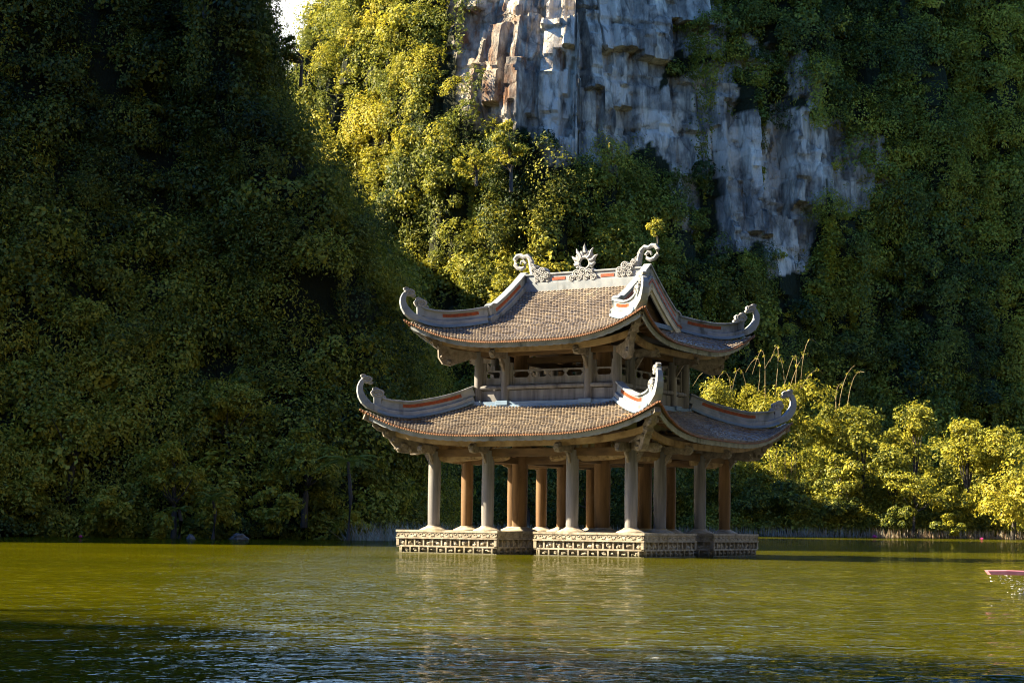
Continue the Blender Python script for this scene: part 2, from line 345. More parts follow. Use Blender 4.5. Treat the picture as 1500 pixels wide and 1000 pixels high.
class Hill:
    """pts: (x, y, blend) along the foot, hill on the left hand; prof_a / prof_b: (height, set-back) mixed by blend"""
    def __init__(s, pts, prof_a, prof_b, top, step, rough, seed, blocks=0):
        s.line = make_line(pts, step); xy = s.line[:, :2]
        tg = np.gradient(xy, axis=0); tg /= np.linalg.norm(tg, axis=1)[:, None]
        s.inw = np.stack([-tg[:, 1], tg[:, 0]], 1); s.top = top; s.z = np.arange(-2, top+step, step)
        a = np.array(prof_a, float); b = np.array(prof_b, float); bl = s.line[:, 2:3]
        zc = np.maximum(s.z, 0)
        rr = (1-bl)*np.interp(zc, a[:, 0], a[:, 1])[None]+bl*np.interp(zc, b[:, 0], b[:, 1])[None]
        P = np.zeros((len(xy), len(s.z), 3))
        P[..., :2] = xy[:, None]+s.inw[:, None]*rr[..., None]; P[..., 2] = s.z[None]
        d = rough*waves(P*np.array([1, 1, .8]), .16, seed, 4, .55)
        if blocks:
            rg = np.random.default_rng(seed+5); arc = np.cumsum(np.r_[0, np.linalg.norm(np.diff(xy, axis=0), axis=1)])
            wob = .7*waves(P, .12, seed+9, 3)
            for wd, am, hb in ((9, 2.6, 34), (4.2, 1.5, 17), (1.9, .7, 9)):
                cell = np.floor((arc[:, None]+wob)/wd).astype(int); lay = np.floor((s.z[None]+2.5*wob+7*np.sin(cell*2.3))/hb).astype(int)
                tab = rg.uniform(-1, 1, (400, 60)); d = d+blocks*am*tab[cell % 400, lay % 60]
            d = d-blocks*.45*(np.sin(P[..., 2]*.55+1.5*wob) > .86)
        fade = np.clip((s.z[None]+1)/5, 0, 1)
        P[..., :2] -= s.inw[:, None]*(d*fade)[..., None]
        s.P = P
        n = np.cross(np.gradient(P, axis=0), np.gradient(P, axis=1)); n /= np.linalg.norm(n, axis=2)[..., None]+1e-9; s.n = n
    def mesh(s, name, m, cap, smooth=True):
        P = s.P; topline = P[:, -1:, :].copy(); c = np.array(cap)
        t2 = topline*.5+c*.5; t2[..., 2] = c[2]; t3 = topline*.0+c
        o = grid(name, np.concatenate([P, t2, t3], 1), m, smooth)
        tag(o, kind='structure'); return o

def inside(px, poly):
    x, y = px[:, 0], px[:, 1]; r = np.zeros(len(x), bool); n = len(poly)
    for i in range(n):
        x1, y1 = poly[i]; x2, y2 = poly[(i+1) % n]
        c = ((y1 > y) != (y2 > y)) & (x < (x2-x1)*(y-y1)/(y2-y1+1e-9)+x1); r ^= c
    return r

def leaves(C, Nn, size, rng, asp=.5, droop=.5):
    """leaf rhombs at C with facing Nn"""
    n = len(C); Nn = Nn/(np.linalg.norm(Nn, axis=1)[:, None]+1e-9)
    t = rng.normal(size=(n, 3)); t[:, 2] -= droop; t -= Nn*(t*Nn).sum(1)[:, None]; t /= np.linalg.norm(t, axis=1)[:, None]+1e-9
    b = np.cross(Nn, t); L = (size*rng.uniform(.65, 1.35, n))[:, None]; W = L*asp*rng.uniform(.8, 1.2, n)[:, None]
    k = Nn*L*.12
    return np.stack([C-t*L*.5-k, C+b*W*.5, C+t*L*.5-k, C-b*W*.5], 1)

def clump(c, r, n, size, rng, up=.35, lump=.28, asp=.5, droop=.5, low=-.55, out=None):
    """leaves spread through the shell of an uneven crown lobe made of smaller tufts, with a few sprays standing out of it"""
    d = rng.normal(size=(int(n*1.6), 3)); d /= np.linalg.norm(d, axis=1)[:, None]
    if out is not None: d = d[(d@out) > -.35]
    d = d[d[:, 2] > low][:n]
    m = 7; tc = rng.normal(size=(m, 3)); tc /= np.linalg.norm(tc, axis=1)[:, None]
    if out is not None: tc = tc+.6*out; tc /= np.linalg.norm(tc, axis=1)[:, None]
    tl = 1+lump*rng.normal(size=m)*1.2
    w_ = np.exp(5*(d@tc.T)); w_ /= w_.sum(1)[:, None]; near_ = (d@tc.T).max(1)
    rad = (w_@tl)*(.62+.42*np.clip((near_-.55)/.42, 0, 1))*(1-.40*rng.random(len(d))**2)
    k = int(len(d)*.10); sp_ = rng.integers(0, 9, k); sd = d[:9]; rad_ = rad.copy()
    if len(d) > 40:
        d[-k:] = sd[sp_]+rng.normal(size=(k, 3))*.07; rad_[-k:] = rng.uniform(.8, 1.38, k)
    P = np.asarray(c)+d*np.asarray(r)*rad_[:, None]
    nn = d*.8+rng.normal(size=d.shape)*.42+np.array([0, 0, up])
    return leaves(P, nn, np.full(len(d), size), rng, asp, droop)

def cover(hill, area, rmin, rmax, nleaf, size, seed, keep, pxr=(-150, 1650, -120, 830), tint=(.25, .25), flat=.85, vines=0, foot=0):
    """clumps of leaves over a hillside: the jungle that reads as one mass"""
    rng = np.random.default_rng(seed); P, Nn = hill.P, hill.n; a, b = P.shape[:2]
    e1 = np.linalg.norm(np.diff(P[:, :-1], axis=0), axis=2); e2 = np.linalg.norm(np.diff(P[:-1], axis=1), axis=2)
    A = (e1*e2).ravel(); A /= A.sum()
    many = 160000; ids = rng.choice(len(A), size=many, p=A); i, j = ids//(b-1), ids % (b-1); u, v = rng.random((2, many))
    pos = P[i, j]+(P[i+1, j]-P[i, j])*u[:, None]+(P[i, j+1]-P[i, j])*v[:, None]; nor = Nn[i, j]
    px = to_px(pos); ok = (px[:, 0] > pxr[0]) & (px[:, 0] < pxr[1]) & (px[:, 1] > pxr[2]) & (px[:, 1] < pxr[3]) & (pos[:, 2] > -.2)
    ok &= keep(px, pos, rng) & ((nor*(np.array([0, 0, 1.])-pos)).sum(1) > -.25*np.linalg.norm(pos, axis=1)); pos, nor = pos[ok][:area], nor[ok][:area]
    low = .5+.5*waves(pos, .09, seed+3, 2); V = []; T = []
    for p, n_, l in zip(pos, nor, low):
        r = rmin+(rmax-rmin)*rng.random()**1.8; lf = rng.uniform(.62, 1.25); k = int(nleaf*(r/rmax)**1.35/lf**1.3)+24; asp_ = rng.choice((.3, .45, .6))
        o = n_*np.array([1, 1, .4])+np.array([0, 0, .35])
        q = clump(p+n_*r*.25, (r*rng.uniform(.75, 1.2), r, r*flat*rng.uniform(.7, 1.5)), k, size*lf, rng, out=o/np.linalg.norm(o), asp=asp_, droop=rng.uniform(.2, 1.6))
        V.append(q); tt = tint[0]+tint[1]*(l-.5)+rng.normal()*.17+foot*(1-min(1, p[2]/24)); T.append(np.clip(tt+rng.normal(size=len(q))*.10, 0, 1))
        if vines and rng.random() < vines:                          # hanging curtains of creeper
            h = rng.uniform(2, 6)*r; m = int(k*.8); s_ = rng.normal(size=(m, 3))*np.array([r*.22, r*.22, 0]); s_[:, 2] = -h*rng.random(m)
            nn = n_+rng.normal(size=(m, 3))*.5; V.append(leaves(p+n_*r*.9+s_, nn, np.full(m, size*.9), rng)); T.append(np.clip(tt+.05+rng.normal(size=m)*.10, 0, 1))
    return np.concatenate(V), np.concatenate(T)
#@@HILLS
# near left hill
hillA = Hill([(-115, 48, 0), (-78, 56, 0), (-58, 65, 0), (-46, 77, 0), (-37, 90, 0), (-28, 98, 0), (-20, 103, 0), (-12, 106, .1), (-8, 110, .6), (-6, 117, 1), (-6.5, 130, 1), (-10, 150, 1), (-18, 180, 1), (-32, 215, 1), (-70, 245, 1)],
             [(0, 0), (3, 1.0), (7, 4), (12, 8), (20, 13), (28, 17), (36, 20), (46, 24), (60, 32), (84, 44)],
             [(0, 0), (8, .4), (16, 1.6), (20, 3.8), (24, 6.9), (28, 10.6), (33, 12.9), (38, 14.0), (46, 15), (60, 19), (84, 30)], 84, .9, 1.7, 11)
def bare(o, polys):
    me = o.data; co = np.zeros(len(me.vertices)*3, np.float32); me.vertices.foreach_get('co', co); co = co.reshape(-1, 3).astype(float)
    px = to_px(co); px += 10*np.stack([waves(co, .35, 3, 3), waves(co, .35, 4, 3)], 1)
    a = me.attributes.new('soil', 'FLOAT', 'POINT'); a.data.foreach_set('value', (1.0-np.any([inside(px, q) for q in polys], axis=0)).astype(np.float32)); return px
oA = hillA.mesh('hill', M_rock, (-85, 160, 90))
SPIRE = [(355, -80), (414, -80), (413, 62), (396, 45), (372, 22)]; NOOK = [(255, -60), (300, -60), (298, 28), (262, 20)]
bare(oA, [SPIRE, NOOK])
def keepA(px, pos, rng):
    jit = rng.normal(size=px.shape)*5
    return ~((inside(px+jit, SPIRE) & (rng.random(len(px)) < .93)) | (inside(px+jit, NOOK) & (rng.random(len(px)) < .8)))
V, T = cover(hillA, 4400, .45, 2.6, 640, .29, 21, keepA, tint=(.34, .40), vines=.10, foot=.30)  # foot puts the softer light on the lower slope into the leaf tint
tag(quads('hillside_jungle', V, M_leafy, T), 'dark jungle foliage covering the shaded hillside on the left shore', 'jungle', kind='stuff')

# back mountain with the limestone face
mount = Hill([(-44, 475, 1), (-56, 440, 1), (-62, 415, 1), (-61, 396, 1), (-49, 376, 1), (-27, 354, 1), (-8, 338, .8), (4, 333, .5), (14, 331.5, .2), (24, 335, .1), (38, 342, 0), (60, 352, 0), (90, 364, 0), (130, 374, 0), (180, 386, 0), (250, 396, 0)],
             [(0, 0), (12, 5), (28, 10), (45, 13), (60, 16), (80, 18), (100, 20), (125, 26), (190, 50)],
             [(0, 0), (20, 3), (45, 7), (70, 10), (90, 10), (108, 13.5), (125, 19), (190, 62)], 186, .62, 1.3, 31, blocks=1.1)
mo = mount.mesh('mountain', M_rock, (60, 520, 205)); mo.data.set_sharp_from_angle(angle=R(33))
ROCKS = [[(655, -120), (990, -120), (1000, 60), (960, 130), (965, 190), (930, 215), (905, 250), (850, 240), (800, 250), (775, 190), (705, 190), (665, 130)],
         [(925, 150), (1070, 85), (1080, 165), (1200, 145), (1215, 210), (1205, 330), (1190, 400), (1130, 415), (1120, 360), (1040, 365), (1050, 260), (985, 255), (955, 200)],
         [(1195, 165), (1315, 210), (1318, 305), (1225, 305)], [(985, -100), (1050, -100), (1060, 80), (1000, 90)], [(980, 255), (1010, 260), (1015, 340), (985, 330)], [(1075, 40), (1210, 95), (1200, 150), (1070, 95)]]
RUST = [[(665, 20), (760, 10), (840, 70), (785, 150), (700, 160)], [(915, 60), (935, 60), (930, 120), (915, 115)]]
def keepB(px, pos, rng):
    jit = rng.normal(size=px.shape)*13; m = np.zeros(len(px), bool)
    for k, R_ in enumerate(ROCKS):
        m |= inside(px+jit, R_) & (rng.random(len(px)) < (.965, .92, .86, .8, .85, .75)[k])
        if k < 2:
            for dx, dy in ((22, 0), (-22, 0), (0, -22), (0, 22)): m |= inside(px+jit+np.array([dx, dy]), R_) & (rng.random(len(px)) < .55)
    return ~m
V, T = cover(mount, 5200, 1.0, 5.6, 720, .72, 41, keepB, tint=(.48, .38), vines=.25)
tag(quads('mountain_jungle', V, M_leafy, T), 'jungle and hanging creepers growing over the far limestone mountain', 'jungle', kind='stuff')
px = bare(mo, ROCKS); vp = mo.data
PALE = [[(1080, 180), (1155, 185), (1170, 240), (1125, 305), (1092, 255)], [(1262, 232), (1302, 240), (1302, 292), (1278, 288)], [(1040, 190), (1078, 165), (1082, 232), (1052, 262)], [(1115, 358), (1192, 362), (1182, 412), (1128, 412)],
        [(872, -40), (902, -40), (918, 145), (880, 125)], [(800, -40), (842, -40), (850, 125), (822, 235), (796, 205)], [(1160, 150), (1210, 150), (1205, 230), (1185, 240)], [(925, 150), (1000, 170), (985, 215), (935, 200)]]
at_ = vp.attributes.new('pale', 'FLOAT', 'POINT'); at_.data.foreach_set('value', np.any([inside(px, q) for q in PALE], axis=0).astype(np.float32))
at_ = vp.attributes.new('rust', 'FLOAT', 'POINT'); at_.data.foreach_set('value', (np.any([inside(px, q) for q in RUST], axis=0)*1.0+.05).clip(0, 1).astype(np.float32))

# ridge behind the left hill and hill behind the viewer's left shoulder: they throw the long shadows
ridge = Hill([(-170, 262, 1), (-95, 252, 1), (-72, 258, 1), (-62, 280, 1), (-61, 330, 1), (-66, 390, 1), (-80, 440, 1)], [(0, 0), (100, 14)], [(0, 0), (60, 6), (94, 13)], 94, 2, 2, 51)
ridge.mesh('hill', M_soil, (-120, 340, 100))
near = Hill([(-150, -160, 1), (-75, -120, 1), (-58, -60, 1), (-56, -10, 1), (-58, 17, 1), (-64, 26, 1), (-78, 30, 1), (-112, 30, 1), (-170, 24, 1)], [(0, 0), (60, 14)], [(0, 0), (40, 6), (62, 12)], 62, 1.5, 5, 61)
near.mesh('hill', M_soil, (-120, -60, 66))

rgn = np.random.default_rng(62); V = []
ii = np.where(np.abs(near.line[:, 0]+85) < 45)[0]
for k in range(1500):
    a, b_ = rgn.choice(ii), rgn.integers(6, near.P.shape[1]); p = near.P[a, b_]
    if p[1] < -30: continue
    r = rgn.uniform(.8, 3.2); V.append(clump(p+np.array([0, .5*r, .5*r]), (r, r, r), 45, 1.1, rgn))
V = np.concatenate(V); tag(quads('hillside_jungle', V, M_leafy, np.clip(.4+rgn.normal(size=len(V))*.15, 0, 1)), 'jungle on the near hill outside the picture on the left', 'jungle', kind='stuff')
sky_block_hills = Hill([(210, 215, 1), (165, 170, 1), (140, 90, 1), (125, 0, 1), (110, -110, 1), (60, -170, 1), (-40, -185, 1), (-150, -190, 1)], [(0, 0), (60, 14)], [(0, 0), (50, 10), (150, 30)], 150, 4, 3, 66)  # unseen valley hills, added and raised to block low sky light
P_ = np.concatenate([sky_block_hills.P, sky_block_hills.P[:, -1:]+np.r_[sky_block_hills.inw.T, np.zeros((1, len(sky_block_hills.inw)))].T[:, None]*40], 1)
tag(grid('hill', P_, M_soil), kind='structure')

# ground under everything and the far bank
gx = np.linspace(-600, 600, 61); gy = np.linspace(-300, 1500, 91); G = np.zeros((61, 91, 3)); G[..., 0] = gx[:, None]; G[..., 1] = gy[None]; G[..., 2] = -1.6
tag(grid('ground', G, M_soil), kind='structure')
bx = np.linspace(-60, 190, 160); by = np.linspace(0, 1, 24); Bk = np.zeros((160, 24, 3))
for i, x in enumerate(bx):
    y0 = 292-.10*max(0, x-20)+3*math.sin(x*.11)+1.2*math.sin(x*.37)
    Bk[i, :, 0] = x; Bk[i, :, 1] = y0+by*55; Bk[i, :, 2] = -.5+1.1*np.clip(by*14, 0, 1)+by*4
Bk[..., 2] += .25*waves(Bk, .5, 71, 3)*np.clip(by*8, 0, 1)[None]
tag(grid('bank', Bk, M_soil), kind='structure')
#@@WATER
ang = np.concatenate([np.linspace(-80, -20, 41)[:-1], np.linspace(-20, 20, 660), np.linspace(20, 80, 41)[1:]])
rad = 4.0*np.exp(np.linspace(0, math.log(420/4.0), 640))
A_, R_ = np.meshgrid(np.radians(ang), rad, indexing='ij')
Wp = np.stack([R_*np.sin(A_), R_*np.cos(A_), np.zeros_like(R_)], -1)
sp = np.maximum(R_*np.radians(.0607), R_*math.log(420/4.0)/640); sp = np.where(np.abs(np.degrees(A_)) > 20, 8, sp)
rg = np.random.default_rng(5); hgt = np.zeros_like(R_)
for k in range(56):
    lam = .16*(2.0/.16)**rg.random(); th = rg.normal()*.85+1.25; kk = 2*math.pi/lam
    am = .013*lam/(2*math.pi)*(1 if lam < 1.0 else .5)
    ph = kk*(Wp[..., 0]*math.cos(th)+Wp[..., 1]*math.sin(th))+rg.uniform(0, 6.28)
    hgt += am*np.clip((lam/sp-2.5)/2.5, 0, 1)*(np.sin(ph)+.25*np.sin(2*ph+.6))
hgt *= 1+.35*waves(Wp, .35, 77, 2)
Wp[..., 2] = hgt
tag(grid('water', Wp, M_water), kind='structure')
#@@PAVILION
TH = .5293; CX, CY = 2.480, 59.935
pav = empty('water_pavilion', (CX, CY, 0), -TH)
tag(pav, 'two-tiered timber pavilion with upturned tile roofs standing on carved stone piers in the lake', 'pavilion')
rng = random.Random(3)
def RZ(k): return Matrix.Rotation(k*math.pi/2, 4, 'Z')

# stone piers
def pier(cx, cy):
    m = MB(); H = 1.94
    m.box((cx, cy, -.2), (2*H-.26, 2*H-.26, 1.3))
    m.box((cx, cy, .715), (2*H+.03, 2*H+.03, .07))
    rel = m
    for k in range(4):
        M = Matrix.Translation((cx, cy, 0)) @ RZ(k)
        f = -H+.08
        m.box((0, f-.02, .60), (2*H-.02, .10, .155), M)            # frieze backing
        m.box((0, f-.035, .495), (2*H, .13, .045), M)              # ledge
        m.box((0, f-.02, .225), (2*H-.02, .10, .05), M)
        m.box((0, f-.02, -.0), (2*H-.02, .10, .05), M)
        nc = 11; cw = (2*H-.04)/nc
        for i in range(nc+1): m.box((-H+.02+i*cw, f-.018, .36), (.05, .094, .222), M)
        off = cw/2
        for i in range(nc): m.box((-H+.02+off+i*cw, f-.018, .112), (.05, .094, .176), M)
        for i in range(nc):
            x = -H+.02+(i+.5)*cw                                    # beast-like lumps in the coffers
            for q in range(3): rel.blob((x+rng.uniform(-.07, .07), f-.002, .34+rng.uniform(-.05, .05)), (rng.uniform(.04, .09), .055, rng.uniform(.035, .08)), rng, M)
            for q in range(2): rel.blob((x+cw/2*(1 if i < nc-1 else -.2)+rng.uniform(-.06, .06), f-.002, .10+rng.uniform(-.03, .03)), (rng.uniform(.05, .09), .05, rng.uniform(.03, .06)), rng, M)
            for sgn, xx in ((1, x-cw*.25), (-1, x+cw*.25)):         # scrolls of the frieze
                pts = [(xx+sgn*(.075-.012*t)*math.cos(t*.85), f-.07, .60+(.06-.009*t)*math.sin(t*.85)) for t in range(6)]
                rel.tube([M @ Vector(p) for p in pts], [.016]*6, 5)
                rel.blob((xx-sgn*.05, f-.072, .565), (.04, .022, .02), rng, M)
    o = m.build('stone_pier', M_stone, pav, bevel=0)
for cx in (-2.61, 2.61):
    for cy in (-2.61, 2.61): pier(cx, cy)

# columns on domed pads
O_, I_ = 3.66, 1.57
def column(x, y, r, z0, z1, m, pad=True, name='column'):
    b = MB(); n = 9
    b.lathe([(r*(.93+.11*math.sin(math.pi*(.12+.76*i/n))), z0+(z1-z0)*i/n) for i in range(n+1)], (x, y, 0), 24)
    o = b.build(name, m, pav)
    if pad:
        p = MB(); p.lathe([(r*2.35, .75), (r*2.3, .775), (r*1.7, .83), (r*1.18, .875), (r*1.12, .90)], (x, y, 0), 28)
        p.build('column_pad', M_stone, o)
for k in range(4):
    for a in (-O_, -I_, I_):
        v = RZ(k) @ Vector((a, -O_, 0)); column(v.x, v.y, .20, .88, 3.36, M_wood if k in (0, 1) else M_brown)
    v = RZ(k) @ Vector((-I_, -I_, 0)); column(v.x, v.y, .262, .88, 7.0, M_brown)

# beams of the lower storey
m = MB()
for k in range(4):
    M = RZ(k)
    m.box((0, -O_, 3.30), (2*O_-.15, .16, .26), M)
    for a in (-I_, I_): m.box((a, -2.6, 3.10), (.15, 1.9, .22), M)
    m.box((0, -I_, 3.12), (2*I_-.3, .17, .26), M)
m.build('tie_beam', M_tie, pav, bevel=.01)
m = MB(); m.box((0, 0, 4.0), (2*3.2, 2*3.2, .06)); m.build('ceiling', M_dark, pav)
for k in range(4):                                                  # carved boards hanging below the tie beams
    M = RZ(k)
    for x0, x1 in ((-O_+.2, -I_-.2), (I_+.2, O_-.2), (-I_+.2, -.75), (.75, I_-.2)):
        m = MB(); n = 10
        top = [(x0, 3.168), (x1, 3.168)]
        low = [(x1+(x0-x1)*i/n, 3.168-.17*(.35+.65*abs(math.sin(math.pi*(i/n)*.5+.25)))*(1 if 0 < i < n else .5)) for i in range(n+1)]
        m.prism([top[0], top[1]]+low[::1], (1, 0, 0), (0, 1, 0), .07, (0, -O_, 0), M)
        for q in range(12): m.blob((x0+(x1-x0)*rng.uniform(.1, .9), -O_-.035, 3.09+rng.uniform(-.03, .05)), (.07, .025, .03), rng, M)
        m.build('carved_board', M_beam, pav)

# ------------------------------------------------ roofs: surface z(d, s): d = distance of the course from the centre, s = -1..1 along it
class Roof:
    def __init__(s, eave, inner, flare, zb, hip, p): s.e, s.i, s.fl, s.zb, s.hip, s.p = eave, inner, flare, zb, hip, p
    def pt(s, d, x):
        L = max(d, .001); q = min(1.0, abs(x)/L); t = max(0, min(1, (d-s.i)/(s.e-s.i)))
        dd = d+s.fl*q**4*t; xx = x*(1+s.fl/s.e*q**4*t)
        h = np.interp(d, [a for a, b in s.hip], [b for a, b in s.hip]); z = s.zb(d)
        return (xx, -dd, z+(h-z)*q**s.p*(1 if d > s.i-.01 else 0))
low = Roof(5.25, 2.75, .20, lambda d: 3.80+.303*(5.25-d)+.05*(5.25-d)**2, [(2.75, 5.0), (3.13, 4.80), (3.63, 4.60), (4.29, 4.42), (4.86, 4.48), (5.1, 4.60), (5.25, 4.72)], 3.7)
upp = Roof(4.20, 2.40, .24, lambda d: 6.90+.321*(4.2-d)+.053*(4.2-d)**2, [(2.40, 7.75), (2.83, 7.62), (3.3, 7.53), (3.67, 7.52), (4.0, 7.63), (4.2, 7.76)], 3.4)

def tiles(roof, sides, d_end, half, name):
    """rows of small fish-scale tiles, each a lifted lip with a rounded nose"""
    V = []; Fc = []; T = []
    rg = random.Random(len(name)); cw, ch = .118, .12
    for k in sides:
        M = RZ(k); rows = int((roof.e-d_end)/ch*1.08); dd = (roof.e-d_end)/rows
        for r in range(rows):
            d0, d1 = roof.e-r*dd+.02, roof.e-(r+1)*dd-.03
            hw = max(d1 if half is None else max(d1, half), .05) if d1 > 0 else .05
            if half is not None and d1 < half: hw = half
            n = max(1, int(2*hw/cw)); w = 2*hw/n; off = (r % 2)*.5
            for i in range(-1, n+1):
                xc = -hw+(i+.5+off)*w
                if abs(xc) > hw+.25*w: continue
                lim = lambda x, d: x if half is not None and d < half else max(-d, min(d, x))
                base = len(V); tl = rg.gauss(0, .006)
                for (fx, fd, up) in ((-.5, 1, 0), (.5, 1, 0), (-.46, .30, .030), (0, .25, .056), (.46, .30, .030), (-.24, -.04, .060), (.24, -.04, .060), (0, -.18, .060), (-.46, .30, -.012), (.46, .30, -.012), (0, -.14, -.012)):
                    d = d0+(d1-d0)*fd; x = lim(xc+fx*w, max(d, .01)); p = roof_pt(roof, d, x, half); V.append(tuple(M @ Vector((p[0], p[1], p[2]+up+tl))))
                for f in ((0, 2, 3), (0, 3, 1), (1, 3, 4), (2, 5, 3), (3, 5, 7), (3, 7, 6), (3, 6, 4), (2, 8, 10, 7, 5), (4, 6, 7, 10, 9)):
                    Fc.append(tuple(base+q for q in f))
                T += [min(1, max(0, rg.gauss(.50, .17)))]*9
        # the boarding underneath
        n = 40; m_ = 14; b0 = len(V)
        for j in range(m_+1):
            d = roof.e+(d_end-roof.e)*j/m_
            for i in range(n+1):
                hw = d if (half is None or d > half) else half
                p = roof_pt(roof, d, hw*(2*i/n-1), half); V.append(tuple(M @ Vector((p[0], p[1], p[2]-.035))))
        for j in range(m_):
            for i in range(n): a = b0+j*(n+1)+i; Fc.append((a, a+1, a+n+2, a+n+1)); T.append(.1)
    me = bpy.data.meshes.new(name); me.from_pydata(V, [], Fc); me.materials.append(M_tile)
    a = me.attributes.new('tint', 'FLOAT', 'FACE'); a.data.foreach_set('value', T); me.update()
    o = bpy.data.objects.new(name, me); COL.objects.link(o); o.parent = pav
    return o
def roof_pt(roof, d, x, half):
    if half is not None and d < half: return (x, -d, roof.zb(d)+(np.interp(half, [a for a, b in roof.hip], [b for a, b in roof.hip])-roof.zb(half))*min(1, abs(x)/half)**roof.p*max(0, (d-1.2)/(half-1.2)))
    return roof.pt(d, x)
lower_roof = tiles(low, (0, 1, 2, 3), 2.62, None, 'tiled_roof')
upper_roof = tiles(upp, (0, 2), .12, 2.40, 'tiled_roof')
upper_side = tiles(upp, (1, 3), 2.25, None, 'tiled_roof')

def eave_trim(roof, par, zf, beam_d, beam_z, beam_h):
    n = 60; e = roof.e
    def line(d_off, dz, k):
        return [RZ(k) @ Vector((x, y-d_off, z+dz)) for x, y, z in (roof.pt(e, (e+(.0))*(2*i/n-1)) for i in range(n+1))]
    for k in range(4):
        sd = RZ(k) @ Vector((0, 1, 0)); m = MB()
        L = line(.025, -.035, k); m.sweep(L, [(.055, .05)]*(n+1), sd)
        for i in range(0, 2*n):                                     # round tile noses along the eave
            p = L[i//2].lerp(L[min(n, i//2+1)], .5*(i % 2)); m.lathe([(.034, -.014), (.03, .0)], (0, 0, 0), 8, Matrix.Translation(p-sd*.05) @ RZ(k) @ Matrix.Rotation(R(90), 4, 'X'))
        m.build('eave_tile_edge', M_terra, par)
        m = MB(); n2 = 120                                           # fascia with a scalloped lower edge
        V = []
        for i in range(n2+1):
            q = roof.pt(e-.10, (e-.10)*(2*i/n2-1)*.992); dr = .15+.02*abs(math.sin(i*math.pi/4))
            for dy, dz in ((-.02, -.07), (-.02, -.07-dr), (.03, -.07-dr), (.03, -.07)): V.append(tuple(RZ(k) @ Vector((q[0], q[1]+dy, q[2]+dz))))
        Fs = [(4*i+a, 4*i+(a+1) % 4, 4*i+4+(a+1) % 4, 4*i+4+a) for i in range(n2) for a in range(4)]
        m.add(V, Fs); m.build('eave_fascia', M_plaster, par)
        m = MB(); n3 = 30; L = []
        for i in range(n3+1):
            x = (beam_d)*(2*i/n3-1); q = roof.pt(beam_d, x); zz = beam_z+max(0, (q[2]-roof.zb(beam_d)))*.9; L.append(RZ(k) @ Vector((q[0]*.985, q[1]*.985, zz)))
        m.sweep(L, [(.16, beam_h)]*(n3+1), sd); m.build('eave_purlin', M_beam, par)
        m = MB()                                                     # rafters under the boarding
        nr = 26
        for i in range(nr):
            f = (2*(i+.5)/nr-1)*.96; x = f*e; a = roof.pt(e-.16, f*(e-.16)); b = roof.pt(roof.i+.9, f*(roof.i+.9)*.95)
            m.bar((a[0], a[1], a[2]-.10), (b[0], b[1], b[2]-.10), .09, .09, M=RZ(k))
        m.build('rafter', M_brown, par)
eave_trim(low, lower_roof, 3.6, 4.55, 3.56, .20)
eave_trim(upp, upper_roof, 6.7, 3.45, 6.72, .19)

